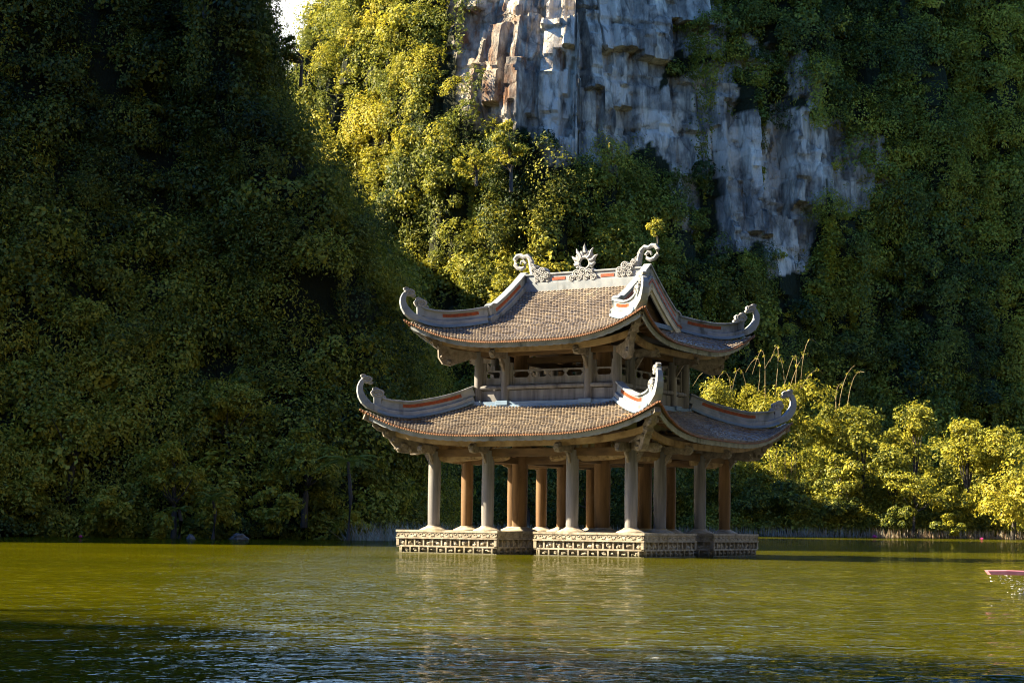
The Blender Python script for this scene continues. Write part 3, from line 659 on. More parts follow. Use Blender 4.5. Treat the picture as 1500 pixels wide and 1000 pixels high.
# ------------------------------------------------ hip ridges in their diagonal planes, (c, z)
S2 = math.sqrt(2)
def disc_scroll(b, c, z, r, ad, td, th):
    """a scroll seen from the side: spiral tube on a boss"""
    M = Matrix.Identity(4); ad, td = Vector(ad), Vector(td)
    def P(a, zz, t=0): return ad*a+Vector((0, 0, zz))+td*t
    n = 20; poly = [(c+r*math.cos(2*math.pi*i/n)*(1+.08*math.sin(3*2*math.pi*i/n)), z+r*math.sin(2*math.pi*i/n)) for i in range(n)]
    b.prism(poly, ad, td, th*.8)
    for sg in (-1, 1):
        pts = [P(c+(r*.92-.035*r*t)*math.cos(t*.55), z+(r*.92-.035*r*t)*math.sin(t*.55), sg*th*.42) for t in range(22)]
        b.tube(pts, [r*.17]*22, 6)
def hip_ridge(k, bot, wall_in, lat, scroll, horn, ros, par, scale_t=1):
    ad = (RZ(k) @ Vector((-1, -1, 0))); td = (RZ(k) @ Vector((1, -1, 0))).normalized()
    def W(c, z): return ad*c+Vector((0, 0, z))
    c0, z0 = zip(*bot)
    cs = np.linspace(min(c0), max(c0), 26); zz = np.interp(cs, c0, z0)
    for _ in range(2): zz[1:-1] = .25*zz[:-2]+.5*zz[1:-1]+.25*zz[2:]
    b = MB()
    hp = [W(c, z) for c, z in horn]; nb = len(cs)
    path = [W(c, z+.115) for c, z in zip(cs, zz)]+hp
    sec = [(.32*scale_t, .23)]*nb+[(.28-.14*i/len(hp), .29-.15*(i/len(hp))**.8) for i in range(1, len(hp)+1)]
    b.sweep(path, sec, td, smooth=False)
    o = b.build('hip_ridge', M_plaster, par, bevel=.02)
    b = MB(); b.sweep([W(c, z+.045) for c, z in zip(cs[:-2], zz[:-2])], [(.40*scale_t, .09)]*(nb-2), td)
    b.build('ridge_base_moulding', M_trim, o, bevel=.012)
    e = scroll[0]-.02; ci = cs[cs < e]; zi = zz[:len(ci)]
    b = MB(); b.sweep([W(c, z+.40) for c, z in zip(ci, zi)], [(.13, .32)]*len(ci), td)
    b.sweep([W(c, z+.555) for c, z in zip(ci, zi)], [(.25, .06)]*len(ci), td)
    b.prism([(scroll[0]-.10, scroll[1]-.36), (scroll[0]+.07, scroll[1]-.40), (scroll[0]+.09, scroll[1]), (scroll[0]-.08, scroll[1])], ad, td, .17)
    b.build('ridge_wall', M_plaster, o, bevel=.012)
    lm = (ci > lat[0]) & (ci < lat[1])
    b = MB(); b.sweep([W(c, z+.41) for c, z in zip(ci[lm], zi[lm])], [(.145, .11)]*lm.sum(), td)
    cc = np.arange(lat[0]+.1, lat[1]-.1, .075)                        # pierced zig-zag of the lattice
    for i, c in enumerate(cc):
        z = np.interp(c, cs, zz)+.41
        for sg in (-1, 1): b.bar(W(c, z-.045)+td*sg*.075, W(c+.04, z+.045)+td*sg*.075, .012, .016, up=td)
    b.build('lattice_panel', M_lattice, o)
    b = MB(); disc_scroll(b, scroll[0], scroll[1]+.06, .155, ad, td, .2); disc_scroll(b, scroll[0]+.05, scroll[1]+.2, .07, ad, td, .16); disc_scroll(b, scroll[0]-.12, scroll[1]-.07, .08, ad, td, .16)
    b.build('scroll_finial', M_orn, o)
    b = MB(); disc_scroll(b, ros[0], ros[1], .125, ad, td, .19); disc_scroll(b, ros[0]+.085, ros[1]+.115, .065, ad, td, .15); disc_scroll(b, ros[0]-.09, ros[1]-.1, .06, ad, td, .15)
    b.build('horn_tip_scroll', M_orn, o)
for k in range(4):
    hip_ridge(k, [(2.75, 5.02), (3.13, 4.80), (3.63, 4.60), (4.29, 4.42), (4.86, 4.48), (5.27, 4.72)], 0, (3.0, 4.52), (5.07, 5.18),
              [(5.38, 4.98), (5.455, 5.14), (5.49, 5.30), (5.49, 5.46), (5.455, 5.60), (5.40, 5.70)], (5.33, 5.69), lower_roof)
    hip_ridge(k, [(2.44, 7.74), (2.83, 7.62), (3.3, 7.53), (3.67, 7.52), (4.0, 7.60), (4.28, 7.76)], 0, (2.6, 3.55), (4.08, 8.26),
              [(4.40, 8.02), (4.475, 8.18), (4.51, 8.34), (4.505, 8.48), (4.47, 8.60), (4.42, 8.68)], (4.35, 8.67), upper_roof)

# ------------------------------------------------ upper storey
UO, UI = 2.62, 1.57
for k in range(4):
    for a in (-UO, -UI, UI):
        v = RZ(k) @ Vector((a, -UO, 0)); column(v.x, v.y, .145, 5.02, 6.75, M_wood, pad=False, name='upper_column')
m = MB()
for k in range(4):
    m.box((0, -2.70, 4.97), (5.40+.0, .24, .13), RZ(k)); m.box((0, -2.72, 4.86), (5.6, .26, .12), RZ(k))
    for a in (-UO, -UI, UI): m.box((a, -2.71, 4.99), (.46, .36, .15), RZ(k))
m.build('upper_plinth', M_trim, pav, bevel=.012)
m = MB(); m.box((0, 0, 4.95), (5.1, 5.1, .08)); m.build('upper_floor', M_dark, pav)
m = MB(); m.box((0, 0, 7.02), (5.6, 5.6, .05)); m.build('upper_ceiling', M_dark, pav)
m = MB()
for k in range(4):
    m.box((0, -UO, 6.68), (5.35, .16, .2), RZ(k)); m.box((0, -1.57, 6.5), (3.0, .16, .22), RZ(k))
m.build('upper_beam', M_tie, pav, bevel=.01)
for k in range(4):
    M = RZ(k); edges = [(-UO, -UI), (-UI, UI), (UI, UO)]
    for x0, x1 in edges:
        x0 += .13; x1 -= .13; L = x1-x0; xm = (x0+x1)/2
        m = MB()
        m.box((xm, -2.60, 5.23), (L, .05, .40), M)                   # board below the log rail
        m.box((xm, -2.52, 5.72), (L, .04, .20), M)
        for x in (x0+.05, x1-.05): m.box((x, -2.52, 5.88), (.10, .10, .95), M)
        o = m.build('balustrade', M_wood, pav, bevel=.008)
        b = MB(); b.tube([M @ Vector((x0-.02, -2.66, 5.52)), M @ Vector((x1+.02, -2.66, 5.52))], .075, 12); b.build('log_rail', M_wood, o)
        b = MB(); zt, zb_ = 6.08, 5.83                                # pierced rail
        b.box((xm, -2.52, zt), (L-.2, .06, .055), M); b.box((xm, -2.52, zb_), (L-.2, .06, .05), M)
        nh = 1 if L < 1.2 else 4; cw = (L-.2)/nh
        for i in range(nh+1):                                        # pointed solids between the lozenge openings
            xc = x0+.1+i*cw; wd = .09 if L < 1.2 else .13; a0, a1 = max(xc-wd, x0+.1), min(xc+wd, x1-.1)
            b.prism([(a0, zb_), (a1, zb_), (min(a1, xc+.025), (zt+zb_)/2), (a1, zt), (a0, zt), (max(a0, xc-.025), (zt+zb_)/2)], (1, 0, 0), (0, 1, 0), .05, (0, -2.52, 0), M)
        b.build('pierced_rail', M_wood, o)

# ------------------------------------------------ brackets under the eaves
def bracket(k, a, zc, d0, d1, dz):
    """cantilever arm with a carved head, from the column out to the purlin"""
    M = RZ(k); m = MB(); L = d1-d0
    m.prism([(d0-.1, zc-.08), (d0+.25*L, zc-.14), (d0+.6*L, zc-.10), (d0+.8*L, zc-.15), (d1-.04, zc-.14), (d1+.05, zc-.03), (d1+.02, zc+.10), (d1-.08, zc+.16+dz), (d0-.1, zc+.12)], (0, -1, 0), (1, 0, 0), .17, (a, 0, 0), M)
    for q in range(5): m.blob((a+rng.uniform(-.06, .06), -d1+rng.uniform(-.05, .12), zc+rng.uniform(-.12, .08)), (.07, .06, .05), rng, M)
    m.prism([(d0+.02, zc-.62), (d0+.10, zc-.62), (d0+.42, zc-.14), (d0+.26, zc-.14), (d0+.02, zc-.42)], (0, -1, 0), (1, 0, 0), .09, (a, 0, 0), M)
    m.build('bracket', M_carve, pav, bevel=.01)
for k in range(4):
    for a in (-I_, I_): bracket(k, a, 3.40, O_, 4.75, 0)
    for a in (-O_+.02, O_-.02): bracket(k, a, 3.40, O_, 4.60, 0)
    for a in (-UI, UI): bracket(k, a, 6.60, UO, 3.55, 0)
    ad = RZ(k) @ Vector((-1, -1, 0)); td = (RZ(k) @ Vector((1, -1, 0))).normalized()
    m = MB()                                                         # wavy corner arms
    m.prism([(5.36, 4.54), (5.40, 4.38), (5.28, 4.31), (5.17, 4.30), (5.16, 4.15), (5.05, 4.01), (4.93, 3.97), (4.90, 3.82), (4.78, 3.74), (4.70, 3.58), (4.60, 3.42), (4.55, 3.31), (4.27, 3.27), (3.86, 3.34), (3.62, 3.34), (3.62, 3.55), (4.20, 3.72), (4.8, 4.20)], ad, td, .2)
    for c, z in ((5.30, 4.36), (5.10, 4.12), (4.88, 3.90), (4.72, 3.68), (4.58, 3.45), (4.3, 3.4), (4.45, 3.52)):
        for q in range(3):
            p = ad*(c+rng.uniform(-.05, .05)-.04)+Vector((0, 0, z+rng.uniform(-.04, .08))); m.blob(p+td*rng.choice((-1, 1))*.1, (.08, .08, .07), rng)
    m.build('corner_bracket', M_carve, pav)
    m = MB()
    m.prism([(4.30, 7.60), (4.27, 7.50), (4.17, 7.45), (4.08, 7.43), (4.07, 7.28), (3.98, 7.22), (3.90, 7.09), (3.78, 7.04), (3.75, 6.90), (3.63, 6.78), (3.62, 6.52), (3.52, 6.30), (3.32, 6.24), (2.82, 6.50), (2.60, 6.52), (2.60, 6.72), (3.3, 6.8), (3.9, 7.35)], ad, td, .18)
    for c, z in ((4.15, 7.45), (4.0, 7.25), (3.82, 7.08), (3.66, 6.85), (3.55, 6.5), (3.4, 6.4)):
        for q in range(3):
            p = ad*(c+rng.uniform(-.05, .05)-.04)+Vector((0, 0, z+rng.uniform(-.04, .06))); m.blob(p+td*rng.choice((-1, 1))*.09, (.07, .07, .06), rng)
    m.build('corner_bracket', M_carve, pav)

# ------------------------------------------------ top ridge, gable ridges and ornaments
m = MB(); m.box((0, 0, 9.20), (4.55, .34, .36)); m.box((0, 0, 9.53), (4.5, .24, .32)); m.box((0, 0, 9.68), (4.6, .32, .06))
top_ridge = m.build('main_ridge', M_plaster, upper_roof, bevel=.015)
m = MB()
for x in (-.95, .95):
    m.box((x, 0, 9.50), (.52, .262, .105))
m.build('lattice_panel', M_lattice, top_ridge)
# flame and sun disc on a bank of cloud
m = MB()
m.tube([(.21*math.cos(g), 0, 9.99+.21*math.sin(g)) for g in np.linspace(0, 2*math.pi, 21)], .055, 8)
for i, g in enumerate((0, 36, 68, -36, -68, 100, -100)):
    g = R(g); L = (.44, .36, .34, .36, .34, .24, .24)[i]; d = Vector((math.sin(g), 0, math.cos(g))); s_ = Vector((math.cos(g), 0, -math.sin(g)))
    o_ = Vector((0, 0, 9.99)); up_ = Vector((0, 0, .07))
    m.tube([o_+d*.20, o_+d*(.2+L*.4)+s_*.03, o_+d*(.2+L*.75)-s_*.02+up_*.5, o_+d*(.2+L)+up_], [.07, .075, .05, .012], 7)
    for sg in (-1, 1): m.tube([o_+d*.22+s_*.06*sg, o_+d*(.24+L*.3)+s_*.10*sg, o_+d*(.24+L*.52)+s_*.09*sg+up_*.5], [.045, .04, .01], 6)
fl = m.build('flame_finial', M_orn, top_ridge)
def cloud(name, blobs, y=0):
    m = MB()
    for c, z, r in blobs: disc_scroll(m, c, z, r, (1, 0, 0), (0, 1, 0), .40 if r > .1 else .34)
    for q in range(len(blobs)*2):
        c, z, r = rng.choice(blobs); m.blob((c+rng.uniform(-r, r), 0, z+rng.uniform(-r, r)), (.06, .20, .05), rng)
    m.build(name, M_orn, top_ridge)
cloud('cloud_ornament', [(-.42, 9.46, .14), (-.25, 9.60, .16), (0, 9.66, .17), (.25, 9.60, .16), (.42, 9.46, .14), (-.12, 9.46, .13), (.14, 9.46, .13), (-.52, 9.40, .09), (.54, 9.40, .09)])
for sg in (-1, 1):
    cloud('cloud_ornament', [(sg*1.42, 9.62, .14), (sg*1.62, 9.78, .15), (sg*1.80, 9.70, .15), (sg*1.58, 9.52, .14), (sg*1.40, 9.47, .10), (sg*1.8, 9.5, .12), (sg*1.95, 9.86, .11)])
    m = MB(); P = [(2.02, 9.72), (2.08, 9.90), (2.12, 10.10), (2.18, 10.28), (2.30, 10.39), (2.44, 10.35), (2.56, 10.42), (2.70, 10.41), (2.80, 10.28), (2.78, 10.10), (2.67, 9.98), (2.51, 9.94), (2.39, 10.0), (2.35, 10.12), (2.43, 10.22), (2.53, 10.20), (2.56, 10.11)]
    m.tube([(sg*a, 0, z) for a, z in P], [.13, .12, .105, .095, .09, .085, .085, .085, .085, .085, .08, .075, .07, .065, .06, .05, .035], 8)
    for a, z, r in ((2.12, 10.0, .09), (2.19, 10.17, .07), (2.04, 9.86, .09)): disc_scroll(m, sg*(a-.07), z, r, (1, 0, 0), (0, 1, 0), .2)
    m.build('ridge_end_scroll', M_orn, top_ridge)
    # gable ridges running down from the apex on both slopes
    for s2 in (-1, 1):
        m = MB(); pts = []
        for t in np.linspace(0, 1, 13):
            d = .0+2.45*t; pts.append((sg*2.42, s2*d, (9.62-9.30)*(1-t)+upp.zb(max(d, .05))+.08 if t < 0 else upp.zb(d)+.10+(.10 if t > .85 else 0)))
        sd = (1, 0, 0)
        m.sweep(pts, [(.34, .26)]*13, sd)
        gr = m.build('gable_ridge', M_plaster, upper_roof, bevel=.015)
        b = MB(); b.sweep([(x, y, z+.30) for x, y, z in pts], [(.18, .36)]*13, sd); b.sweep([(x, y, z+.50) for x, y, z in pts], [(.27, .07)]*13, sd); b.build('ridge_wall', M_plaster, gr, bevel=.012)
        b = MB(); b.sweep([(x, y, z+.31) for x, y, z in pts[2:11]], [(.195, .11)]*9, sd); b.build('lattice_panel', M_lattice, gr)
        # layered barge boards on the gable face
        b = MB()
        b.sweep([(sg*2.56, y, z-.16) for x, y, z in pts], [(.05, .30)]*13, sd); b.build('barge_board', M_pale, gr)
        b = MB(); b.sweep([(sg*2.585, y, z-.02) for x, y, z in pts], [(.04, .07)]*13, sd); b.build('barge_stripe', M_lattice, gr)
        b = MB(); b.sweep([(sg*2.50, y, z-.40) for x, y, z in pts[:-1]], [(.05, .16)]*12, sd); b.build('barge_board', M_pale, gr)
    m = MB(); n = 12
    tri = [(2.3*(2*i/n-1), upp.zb(abs(2.3*(2*i/n-1)))-.06) for i in range(n+1)]
    m.prism([(-2.3, 7.5)]+[q for q in tri]+[(2.3, 7.5)], (0, 1, 0), (1, 0, 0), .06, (sg*2.24, 0, 0))
    for z in (7.9, 8.3, 8.7): m.box((sg*2.275, 0, z), (.03, 2*(9.3-z), .05))
    m.build('gable_wall', M_dark, upper_roof)
    m = MB(); m.box((sg*2.40, 0, 7.78), (.26, 4.9, .16)); m.build('gable_sill', M_trim, upper_roof, bevel=.01)
#@@PLANTS
def px_r(npx, Y): return npx*Y/F_PX
def tree(name, label, cat, cx, top, bot, hw, Y, tint, seed, leaf=.55, n=2600, m=None, group=None, nb=17, base=None, shape='round', asp=.5, trunk=True, spread=.16):
    """crown of uneven lobes on a trunk with limbs; size read off the photograph, depth as wide as the crown"""
    rng = np.random.default_rng(seed); m = m or M_leafy
    g = at(cx, 770, Y); g[2] = base if base is not None else .3
    c = at(cx, (top+bot)/2, Y); rw, rh = px_r(hw, Y), px_r((bot-top)/2, Y)
    if name == 'hill_tree': g[2] = at(cx, bot-.2*(bot-top), Y)[2]-.8
    root = empty(name, tuple(g)); tag(root, label, cat, group)
    V = []; T = []; lobes = []
    for i in range(nb):
        d = rng.normal(size=3); d /= np.linalg.norm(d); q = rng.random()**.4
        if shape == 'layered':
            off = np.array([d[0]*rw*.62, d[1]*rw*.6, (-.8+1.6*i/(nb-1))*rh]); r = np.array([.46, .46, .13])*rw*rng.uniform(.8, 1.2)
        else:
            off = d*np.array([rw*.66, rw*.66, rh*.66])*q; r = np.array([1, 1, .80])*min(rw, rh)*rng.uniform(.22, .46)
            if i == 0: off = np.array([rng.uniform(-.2, .2)*rw, 0, rh*.58])
        lobes.append((c+off, r)); tt = tint+rng.normal()*.08
        q = clump(c+off, r, int(n/nb*rng.uniform(.7, 1.3)), leaf, rng, asp=asp, lump=.34, out=None, low=-.7)
        V.append(q); T.append(np.clip(tt+rng.normal(size=len(q))*spread, 0, 1))
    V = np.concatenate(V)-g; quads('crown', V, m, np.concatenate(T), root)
    if trunk and not name.endswith('shrub'):
        b = MB(); H = c[2]-g[2]; r0 = .022*(rw+rh)+.05; bend = rng.normal(size=2)*rw*.12
        b.tube([(0, 0, -.8), (bend[0]*.4, bend[1]*.4, H*.35), (bend[0], bend[1], H*.7), tuple(c-g+np.array([0, 0, rh*.3]))], [r0*1.25, r0, r0*.8, r0*.3], 8)
        for p, r in lobes[:7]:
            e = p-g; s_ = np.array([bend[0]*.8, bend[1]*.8, H*.5]); mid = (s_+e)/2+np.array([0, 0, -.08*rh])
            b.tube([tuple(s_), tuple(mid), tuple(e)], [r0*.5, r0*.33, r0*.12], 6)
        b.build('trunk', M_bark, root)
    return root

def bamboo(label, cx, top, bot, hw, Y, tint, seed, culms, n=7000, group=None):
    """clump of arching canes: feathery leaves below, bare drooping tips above"""
    rng = np.random.default_rng(seed); g = at(cx, 770, Y); g[2] = .3
    root = empty('bamboo_clump', tuple(g)); tag(root, label, 'bamboo', group); V = []; T = []
    for i in range(9):
        p = at(cx+rng.uniform(-.75, .75)*hw, top+(bot-top)*rng.uniform(.15, .8), Y+rng.uniform(-2.5, 2.5))-g
        r = px_r(hw, Y)*rng.uniform(.36, .52); q = clump(p, (r, r, r*.85), n//9, .62, rng, asp=.34, droop=1.3, lump=.4, low=-.8)
        V.append(q); T.append(np.clip(tint+rng.normal()*.08+rng.normal(size=len(q))*.15, 0, 1))
    for (x0, y0, xa, ya, xt, yt) in culms:
        a, b_, t = (at(x, y, Y+dy)-g for (x, y), dy in (((x0, y0), 0), ((xa, ya), rng.uniform(-2, 2)), ((xt, yt), rng.uniform(-3, 3))))
        base = np.array([a[0]*.4, a[1], -.4]); pts = []
        for u in np.linspace(0, 1, 13):
            if u < .45: k = u/.45; pts.append(base+(a-base)*k)
            else: k = (u-.45)/.55; pts.append((1-k)**2*a+2*k*(1-k)*(b_*2-(a+t)*.5)*1.0+k*k*t)
        mb = MB(); mb.tube([tuple(p) for p in pts], list(np.linspace(.07, .025, 13)), 6); mb.build('cane', M_culm, root)
        for p in pts[4:12:2]:
            q = clump(p, (.6, .6, .5), 7, .45, rng, asp=.3, droop=1.5); V.append(q); T.append(np.clip(tint+rng.normal(size=len(q))*.15, 0, 1))
    quads('foliage', np.concatenate(V), M_leafy, np.concatenate(T), root)

# far right bank, in sun above and shade below
bamboo('sunlit yellow green bamboo clump just behind the far corner of the lower roof', 1088, 562, 655, 52, 300, .62, 201,
       [(1050, 605, 1040, 545, 1015, 565), (1072, 600, 1066, 548, 1048, 560), (1098, 600, 1085, 540, 1072, 575), (1108, 595, 1112, 528, 1092, 545)])
bamboo('tallest bamboo clump with bare arching canes right of the lower roof tip', 1150, 548, 665, 62, 298, .66, 202,
       [(1120, 590, 1118, 515, 1102, 548), (1134, 590, 1140, 512, 1128, 530), (1150, 585, 1142, 522, 1120, 540), (1163, 585, 1166, 520, 1150, 560), (1172, 580, 1180, 508, 1196, 502), (1150, 590, 1172, 528, 1186, 522), (1168, 580, 1190, 545, 1206, 548)])
bamboo('smaller drooping bamboo clump with three thin canes left of the sunlit broadleaf trees', 1222, 575, 665, 38, 303, .58, 203,
       [(1228, 610, 1236, 560, 1252, 535), (1240, 605, 1250, 555, 1266, 545), (1225, 605, 1226, 570, 1236, 562)])
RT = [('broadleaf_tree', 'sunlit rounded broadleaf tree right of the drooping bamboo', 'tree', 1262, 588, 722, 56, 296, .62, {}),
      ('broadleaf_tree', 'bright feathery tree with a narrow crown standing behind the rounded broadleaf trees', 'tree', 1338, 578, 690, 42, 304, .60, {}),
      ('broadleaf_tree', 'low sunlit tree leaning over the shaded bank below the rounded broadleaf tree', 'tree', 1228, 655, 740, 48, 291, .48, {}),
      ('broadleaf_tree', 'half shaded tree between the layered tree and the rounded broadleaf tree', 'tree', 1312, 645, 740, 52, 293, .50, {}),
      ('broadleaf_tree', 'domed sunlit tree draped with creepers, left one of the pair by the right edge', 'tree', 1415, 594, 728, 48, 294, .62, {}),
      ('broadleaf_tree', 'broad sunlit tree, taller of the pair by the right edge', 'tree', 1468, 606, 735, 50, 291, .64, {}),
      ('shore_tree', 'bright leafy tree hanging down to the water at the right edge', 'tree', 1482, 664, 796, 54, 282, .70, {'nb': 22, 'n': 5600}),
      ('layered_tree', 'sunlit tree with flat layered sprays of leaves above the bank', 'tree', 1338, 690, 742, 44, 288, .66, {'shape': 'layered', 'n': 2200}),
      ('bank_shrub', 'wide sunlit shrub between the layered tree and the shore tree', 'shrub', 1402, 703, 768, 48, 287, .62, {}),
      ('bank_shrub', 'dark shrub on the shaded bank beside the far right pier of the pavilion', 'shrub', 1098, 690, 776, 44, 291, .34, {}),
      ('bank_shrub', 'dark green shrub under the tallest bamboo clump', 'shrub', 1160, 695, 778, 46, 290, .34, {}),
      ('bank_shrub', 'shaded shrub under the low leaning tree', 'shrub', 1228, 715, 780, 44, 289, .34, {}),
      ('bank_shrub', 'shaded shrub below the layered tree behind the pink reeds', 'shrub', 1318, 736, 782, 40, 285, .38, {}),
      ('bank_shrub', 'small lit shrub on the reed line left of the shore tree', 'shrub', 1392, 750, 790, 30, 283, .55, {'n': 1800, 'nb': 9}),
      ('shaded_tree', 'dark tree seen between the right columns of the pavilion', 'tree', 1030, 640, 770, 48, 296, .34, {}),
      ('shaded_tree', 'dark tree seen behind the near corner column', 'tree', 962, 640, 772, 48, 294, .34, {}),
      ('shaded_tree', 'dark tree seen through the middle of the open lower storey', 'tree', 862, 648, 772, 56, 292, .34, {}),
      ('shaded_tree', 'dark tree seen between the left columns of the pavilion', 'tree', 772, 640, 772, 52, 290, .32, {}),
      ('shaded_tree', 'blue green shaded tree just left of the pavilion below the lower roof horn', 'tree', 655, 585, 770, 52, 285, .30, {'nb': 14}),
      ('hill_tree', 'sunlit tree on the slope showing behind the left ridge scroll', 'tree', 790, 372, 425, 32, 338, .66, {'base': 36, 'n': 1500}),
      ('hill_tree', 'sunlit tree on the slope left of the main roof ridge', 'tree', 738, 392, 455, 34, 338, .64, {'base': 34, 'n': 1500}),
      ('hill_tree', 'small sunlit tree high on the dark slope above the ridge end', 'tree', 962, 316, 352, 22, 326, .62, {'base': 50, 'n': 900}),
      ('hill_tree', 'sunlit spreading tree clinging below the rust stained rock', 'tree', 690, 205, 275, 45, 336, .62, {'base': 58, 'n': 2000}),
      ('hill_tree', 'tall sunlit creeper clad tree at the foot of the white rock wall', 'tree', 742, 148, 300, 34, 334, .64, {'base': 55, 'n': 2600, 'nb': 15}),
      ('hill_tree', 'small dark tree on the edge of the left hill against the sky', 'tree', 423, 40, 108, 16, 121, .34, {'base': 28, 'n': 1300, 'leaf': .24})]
for i, (nm, lb, ct, cx, top, bot, hw, Y, tn, kw) in enumerate(RT): tree(nm, lb, ct, cx, top, bot, hw*(1.15 if Y < 310 else 1), Y, tn, 300+i, **{'n': 4600, **kw})  # tints above put sunlight and shade into the leaf colours
# left shore, all in the shade of the hill
LT = [('shore_tree', 'large mounded tree high on the shaded left hill', 165, 452, 620, 92, 112, .40),
      ('shore_tree', 'shaded tree at the left edge halfway up the hill', 28, 470, 610, 62, 110, .36),
      ('shore_tree', 'broad low tree in the middle of the shaded hillside', 335, 545, 665, 92, 110, .38),
      ('shore_tree', 'rounded tree of fine leaves above the boulders', 445, 610, 735, 78, 108, .34),
      ('shore_tree', 'shaded tree between the mounded tree and the broad low tree', 255, 640, 750, 72, 104, .38),
      ('shore_tree', 'yellowish green tree below the mounded tree', 95, 570, 700, 82, 105, .40),
      ('shore_shrub', 'wide shrub on the waterline at the left edge', 45, 680, 786, 72, 99, .40),
      ('shore_shrub', 'shrub with yellow green sprays above the pink water lily', 165, 700, 787, 60, 99, .46),
      ('shore_shrub', 'low bright shrub beside the pale boulder', 238, 745, 787, 38, 98, .50),
      ('shore_shrub', 'dark shrub between the two boulders', 318, 700, 786, 46, 100, .36),
      ('shore_shrub', 'dark shrub overhanging the larger boulder', 395, 700, 786, 52, 102, .34),
      ('shore_shrub', 'small round yellow green bush at the tip of the left shore', 517, 745, 785, 38, 104, .54),
      ('shore_shrub', 'dark shrub behind the round bush at the end of the shore', 468, 705, 784, 42, 106, .32),
      ('shore_tree', 'dark tree on the end of the left hill behind the palm', 560, 620, 770, 48, 116, .30)]
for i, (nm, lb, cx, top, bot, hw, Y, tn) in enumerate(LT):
    tree(nm, lb, nm.split('_')[1], cx, top, bot+(7 if bot > 770 else 0), hw, Y-3.5*(bot < 770), tn+.34, 400+i, leaf=.27, n=int(60*hw), nb=int(9+hw/10), base=.2 if bot > 740 else (770-bot)/F_PX*Y, asp=.45)  # raised tint stands in for soft light on these crowns

def palm(label, cx, cy, Y, spread, seed, n=12):
    rng = np.random.default_rng(seed); g = at(cx, 780, Y); c = at(cx, cy, Y)-g
    root = empty('feather_palm', tuple(g)); tag(root, label, 'palm')
    b = MB(); b.tube([(0, 0, -.5), (.1, 0, c[2]*.5), tuple(c)], [.14, .11, .09], 8); b.build('trunk', M_bark, root)
    for i in range(n):
        a = 2*math.pi*i/n+rng.uniform(-.2, .2); up = rng.uniform(.15, .9); L = spread*rng.uniform(.8, 1.15); d = np.array([math.cos(a), math.sin(a), 0]); V = []
        for t in np.linspace(.12, 1, 17):
            p = c+d*L*t*math.cos(up*.8)+np.array([0, 0, L*(t*math.sin(up)-.55*t*t)])
            for sg in (-1, 1):
                s_ = np.array([-d[1], d[0], 0])*sg; tip = p+(s_*.8+d*.5+np.array([0, 0, -.15]))*L*.30*(1-.6*abs(t-.4)); q = (d*.028+np.array([0, 0, .015]))
                V.append([p-q, p*.5+tip*.5-q*1.4, tip, p*.5+tip*.5+q*1.4])
        quads('frond', np.array(V), M_leafy, np.full(len(V), .48), root)
palm('blue green palm with long feathered fronds left of the pavilion', 510, 676, 100.5, 1.75, 501, 14)
palm('small palm with drooping yellow green fronds among the shrubs by the boulders', 312, 728, 99, 1.1, 502, 11)
palm('low palm with pale fronds over the waterline left of the boulders', 262, 745, 98, .8, 503, 10)

# reeds: nobody could count them
def reeds(name, label, pts, h, seed, lean, tint, wd):
    rng = np.random.default_rng(seed); n = len(pts); hh = h*(.3+rng.random(n)**1.5); a = rng.uniform(0, math.pi, n); b = np.stack([np.cos(a), np.sin(a), 0*a], 1)*wd
    tip = pts+np.stack([rng.normal(size=n)*lean*hh, rng.normal(size=n)*lean*hh, hh], 1); mid = pts*.55+tip*.45
    V = np.stack([pts-b, mid-b*.8, tip, mid+b*.8+0*b], 1); V[:, 0] = pts-b*.5
    tag(quads(name, V, M_reed, np.clip(tint+rng.normal(size=n)*.2, 0, 1)), label, 'reeds', kind='stuff')
rg = np.random.default_rng(9)
n = 2600; xs = rg.uniform(-9.5, 1.5, n); reeds('reeds', 'pale grey green reeds standing in the water behind the left pier', np.stack([xs, 101+rg.uniform(0, 7, n)+.3*(xs+9), np.full(n, -.2)], 1), 1.15, 1, .5, 1.05, .024)
n = 5200; xs = rg.uniform(8, 120, n); reeds('reeds', 'straw and pink dry reeds along the waterline of the far right bank', np.stack([xs, 288.4-.10*np.maximum(0, xs-20)+3*np.sin(xs*.11)+1.2*np.sin(xs*.37)+rg.uniform(-.5, 1.6, n), np.full(n, -.1)], 1), 1.5*1.0, 2, .12, .75, .05)
# undergrowth on the far bank
V = []; T = []
for k in range(2000):
    x = rg.uniform(-45, 130); dy = 36*rg.random()**1.6; y = 294-.10*max(0, x-20)+3*math.sin(x*.11)+dy; r = rg.uniform(1.0, 3.0)
    q = clump((x, y, .5+.06*dy+r*.4+rg.random()**1.1*min(15 if x > 24 else 9, dy*.8)), (r, r, r*.9), 190, .55, rg); V.append(q); T.append(np.clip((.55 if x > 24 else .36)+rg.normal()*.1+rg.normal(size=len(q))*.1, 0, 1))  # higher tint on the right puts sunlight into the leaf colour
for k in range(700):
    x = rg.uniform(22, 110); dy = rg.uniform(1, 15); y = 293-.10*max(0, x-20)+3*math.sin(x*.11)+dy; r = rg.uniform(.9, 2.4)
    q = clump((x, y, .5+r*.3+rg.random()*min(10, 1+dy*.8)), (r, r, r*1.1), 170, .52, rg, droop=1.2); V.append(q); T.append(np.clip(.56+rg.normal()*.14+rg.normal(size=len(q))*.12, 0, 1))
tag(quads('undergrowth', np.concatenate(V), M_leafy, np.concatenate(T)), 'low dark undergrowth filling the far bank under the trees', 'undergrowth', kind='stuff')

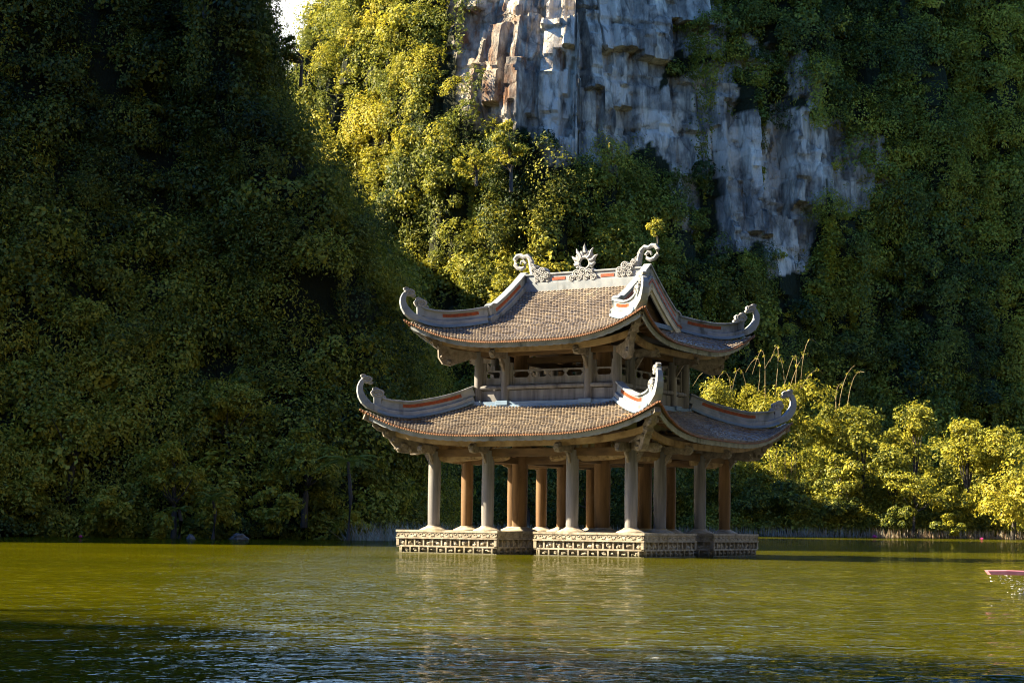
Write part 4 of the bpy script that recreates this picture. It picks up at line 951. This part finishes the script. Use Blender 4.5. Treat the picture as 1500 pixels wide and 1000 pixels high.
V = []; T = []
for k in range(420):
    i = rg.integers(0, len(hillA.line)); x, y = hillA.line[i, :2]-hillA.inw[i]*rg.uniform(-.8, .9)
    if not -40 < x < -3 or y > 125: continue
    r = rg.uniform(.4, 1.0); q = clump((x, y, .15+r*.35), (r, r, r*.8), 130, .26, rg, low=-.4); V.append(q); T.append(np.clip(.40+rg.normal()*.12+rg.normal(size=len(q))*.1, 0, 1))
tag(quads('undergrowth', np.concatenate(V), M_leafy, np.concatenate(T)), 'low dark plants hanging over the waterline of the shaded left shore', 'undergrowth', kind='stuff')

# boulders at the left waterline
def boulder(label, px, py, Y, sx, sy, sz, seed):
    rg = np.random.default_rng(seed); u = np.linspace(0, 2*math.pi, 25); v = np.linspace(-.5, 1.5, 14); P = np.zeros((25, 14, 3))
    P[..., 0] = np.cos(u)[:, None]*np.cos(v)[None]; P[..., 1] = np.sin(u)[:, None]*np.cos(v)[None]; P[..., 2] = np.sin(v)[None]
    P *= (1+.42*waves(P, 2.6, seed, 4))[..., None]; P *= np.array([sx, sy, sz]); P[-1] = P[0]
    o = grid('boulder', P, M_boulder, False); g = at(px, py, Y); o.location = (g[0], g[1], 0); tag(o, label, 'boulder')
boulder('pale pointed boulder at the waterline of the shaded left shore', 280, 785, 97, .26, .25, .30, 5)
boulder('larger grey boulder at the waterline below the dark shrubs', 349, 785, 98, .5, .42, .36, 6)

M_pink = two_tone('pink_petals', [(.3, (.55, .04, .20)), (.7, (.70, .10, .32))], 9, bstr=0)
M_pad = two_tone('lily_pad', [(.3, (.03, .06, .015)), (.7, (.07, .10, .02))], 6, bstr=0)
def lily(label, px, Y, s):
    g = at(px, 785, Y); root = empty('water_lily', (g[0], g[1], .02)); tag(root, label, 'water lily')
    b = MB()
    for ring, (nn, r, h) in enumerate(((8, 1.0, .35), (7, .7, .65), (5, .35, .85))):
        for i in range(nn):
            a = 2*math.pi*(i+.5*ring)/nn; d = Vector((math.cos(a), math.sin(a), 0)); p = Vector((-d.y, d.x, 0))
            b.add([d*s*.12, d*s*r*.55+p*s*.18+Vector((0, 0, h*s*.45)), d*s*r+Vector((0, 0, h*s)), d*s*r*.55-p*s*.18+Vector((0, 0, h*s*.45))], [(0, 1, 2, 3)])
    b.build('petals', M_pink, root)
    for i in range(3):
        a = 2.1*i+.4; b = MB(); n = 14; c = (math.cos(a)*s*1.6, math.sin(a)*s*1.6, -.005)
        b.add([c]+[(c[0]+s*1.3*math.cos(.2+5.9*k/n), c[1]+s*1.3*math.sin(.2+5.9*k/n), c[2]+.01) for k in range(n+1)], [(0, k+1, k+2) for k in range(n)]); b.build('lily_pad', M_pad, root)
lily('bright magenta water lily floating off the shaded left shore', 118, 95, .17)
lily('pink water lily floating before the far reeds right of the pavilion', 1281, 275, .62)
lily('faint pink water lily floating near the right edge before the far bank', 1438, 262, .4)

# oar entering from the right, dripping
M_oar = two_tone('pink_paint', [(.3, (.50, .16, .20)), (.7, (.62, .27, .30))], 6, rough=.45, bstr=.1)
g0 = at(1444, 838, 25.5); root = empty('oar', tuple(g0)); tag(root, 'pale pink oar blade held level above the water at the right edge', 'oar')
b = MB(); b.prism([(0, .03), (.05, -.03), (.75, -.035), (1.0, -.02), (1.0, .025), (.3, .035)], (1, 0, 0), (0, 1, 0), .17); b.build('blade', M_oar, root, bevel=.008)
b = MB(); b.tube([(.95, 0, 0), (2.0, -.15, .12), (3.4, -.3, .30)], [.03, .026, .026], 10); b.build('shaft', M_oar, root)
M_foam = two_tone('water_drops', [(.3, (.70, .72, .72)), (.7, (.8, .8, .8))], 5, rough=.2, bstr=0)
b = MB(); rr = random.Random(8)
for i in range(300):
    t = rr.random()**.7; x = .08+.95*t+rr.gauss(0, .03); z = rr.uniform(-.34, -.06)*(.4+.6*t); r = rr.uniform(.002, .0065)
    if rr.random() < .35: x = rr.gauss(.55, .12); z = -.36+abs(rr.gauss(0, .10)); r *= 1.3
    b.add([(x+r, g0[1]*0+rr.gauss(0, .08), z), (x, 0, z+r*1.6), (x-r, 0, z), (x, r, z), (x, -r, z), (x, 0, z-r)], [(0, 3, 1), (3, 2, 1), (2, 4, 1), (4, 0, 1), (3, 0, 5), (2, 3, 5), (4, 2, 5), (0, 4, 5)])
o = b.build('splash', M_foam); o.location = tuple(g0); tag(o, 'white splash of drops falling from the pink oar', 'splash', kind='stuff')
#@@END
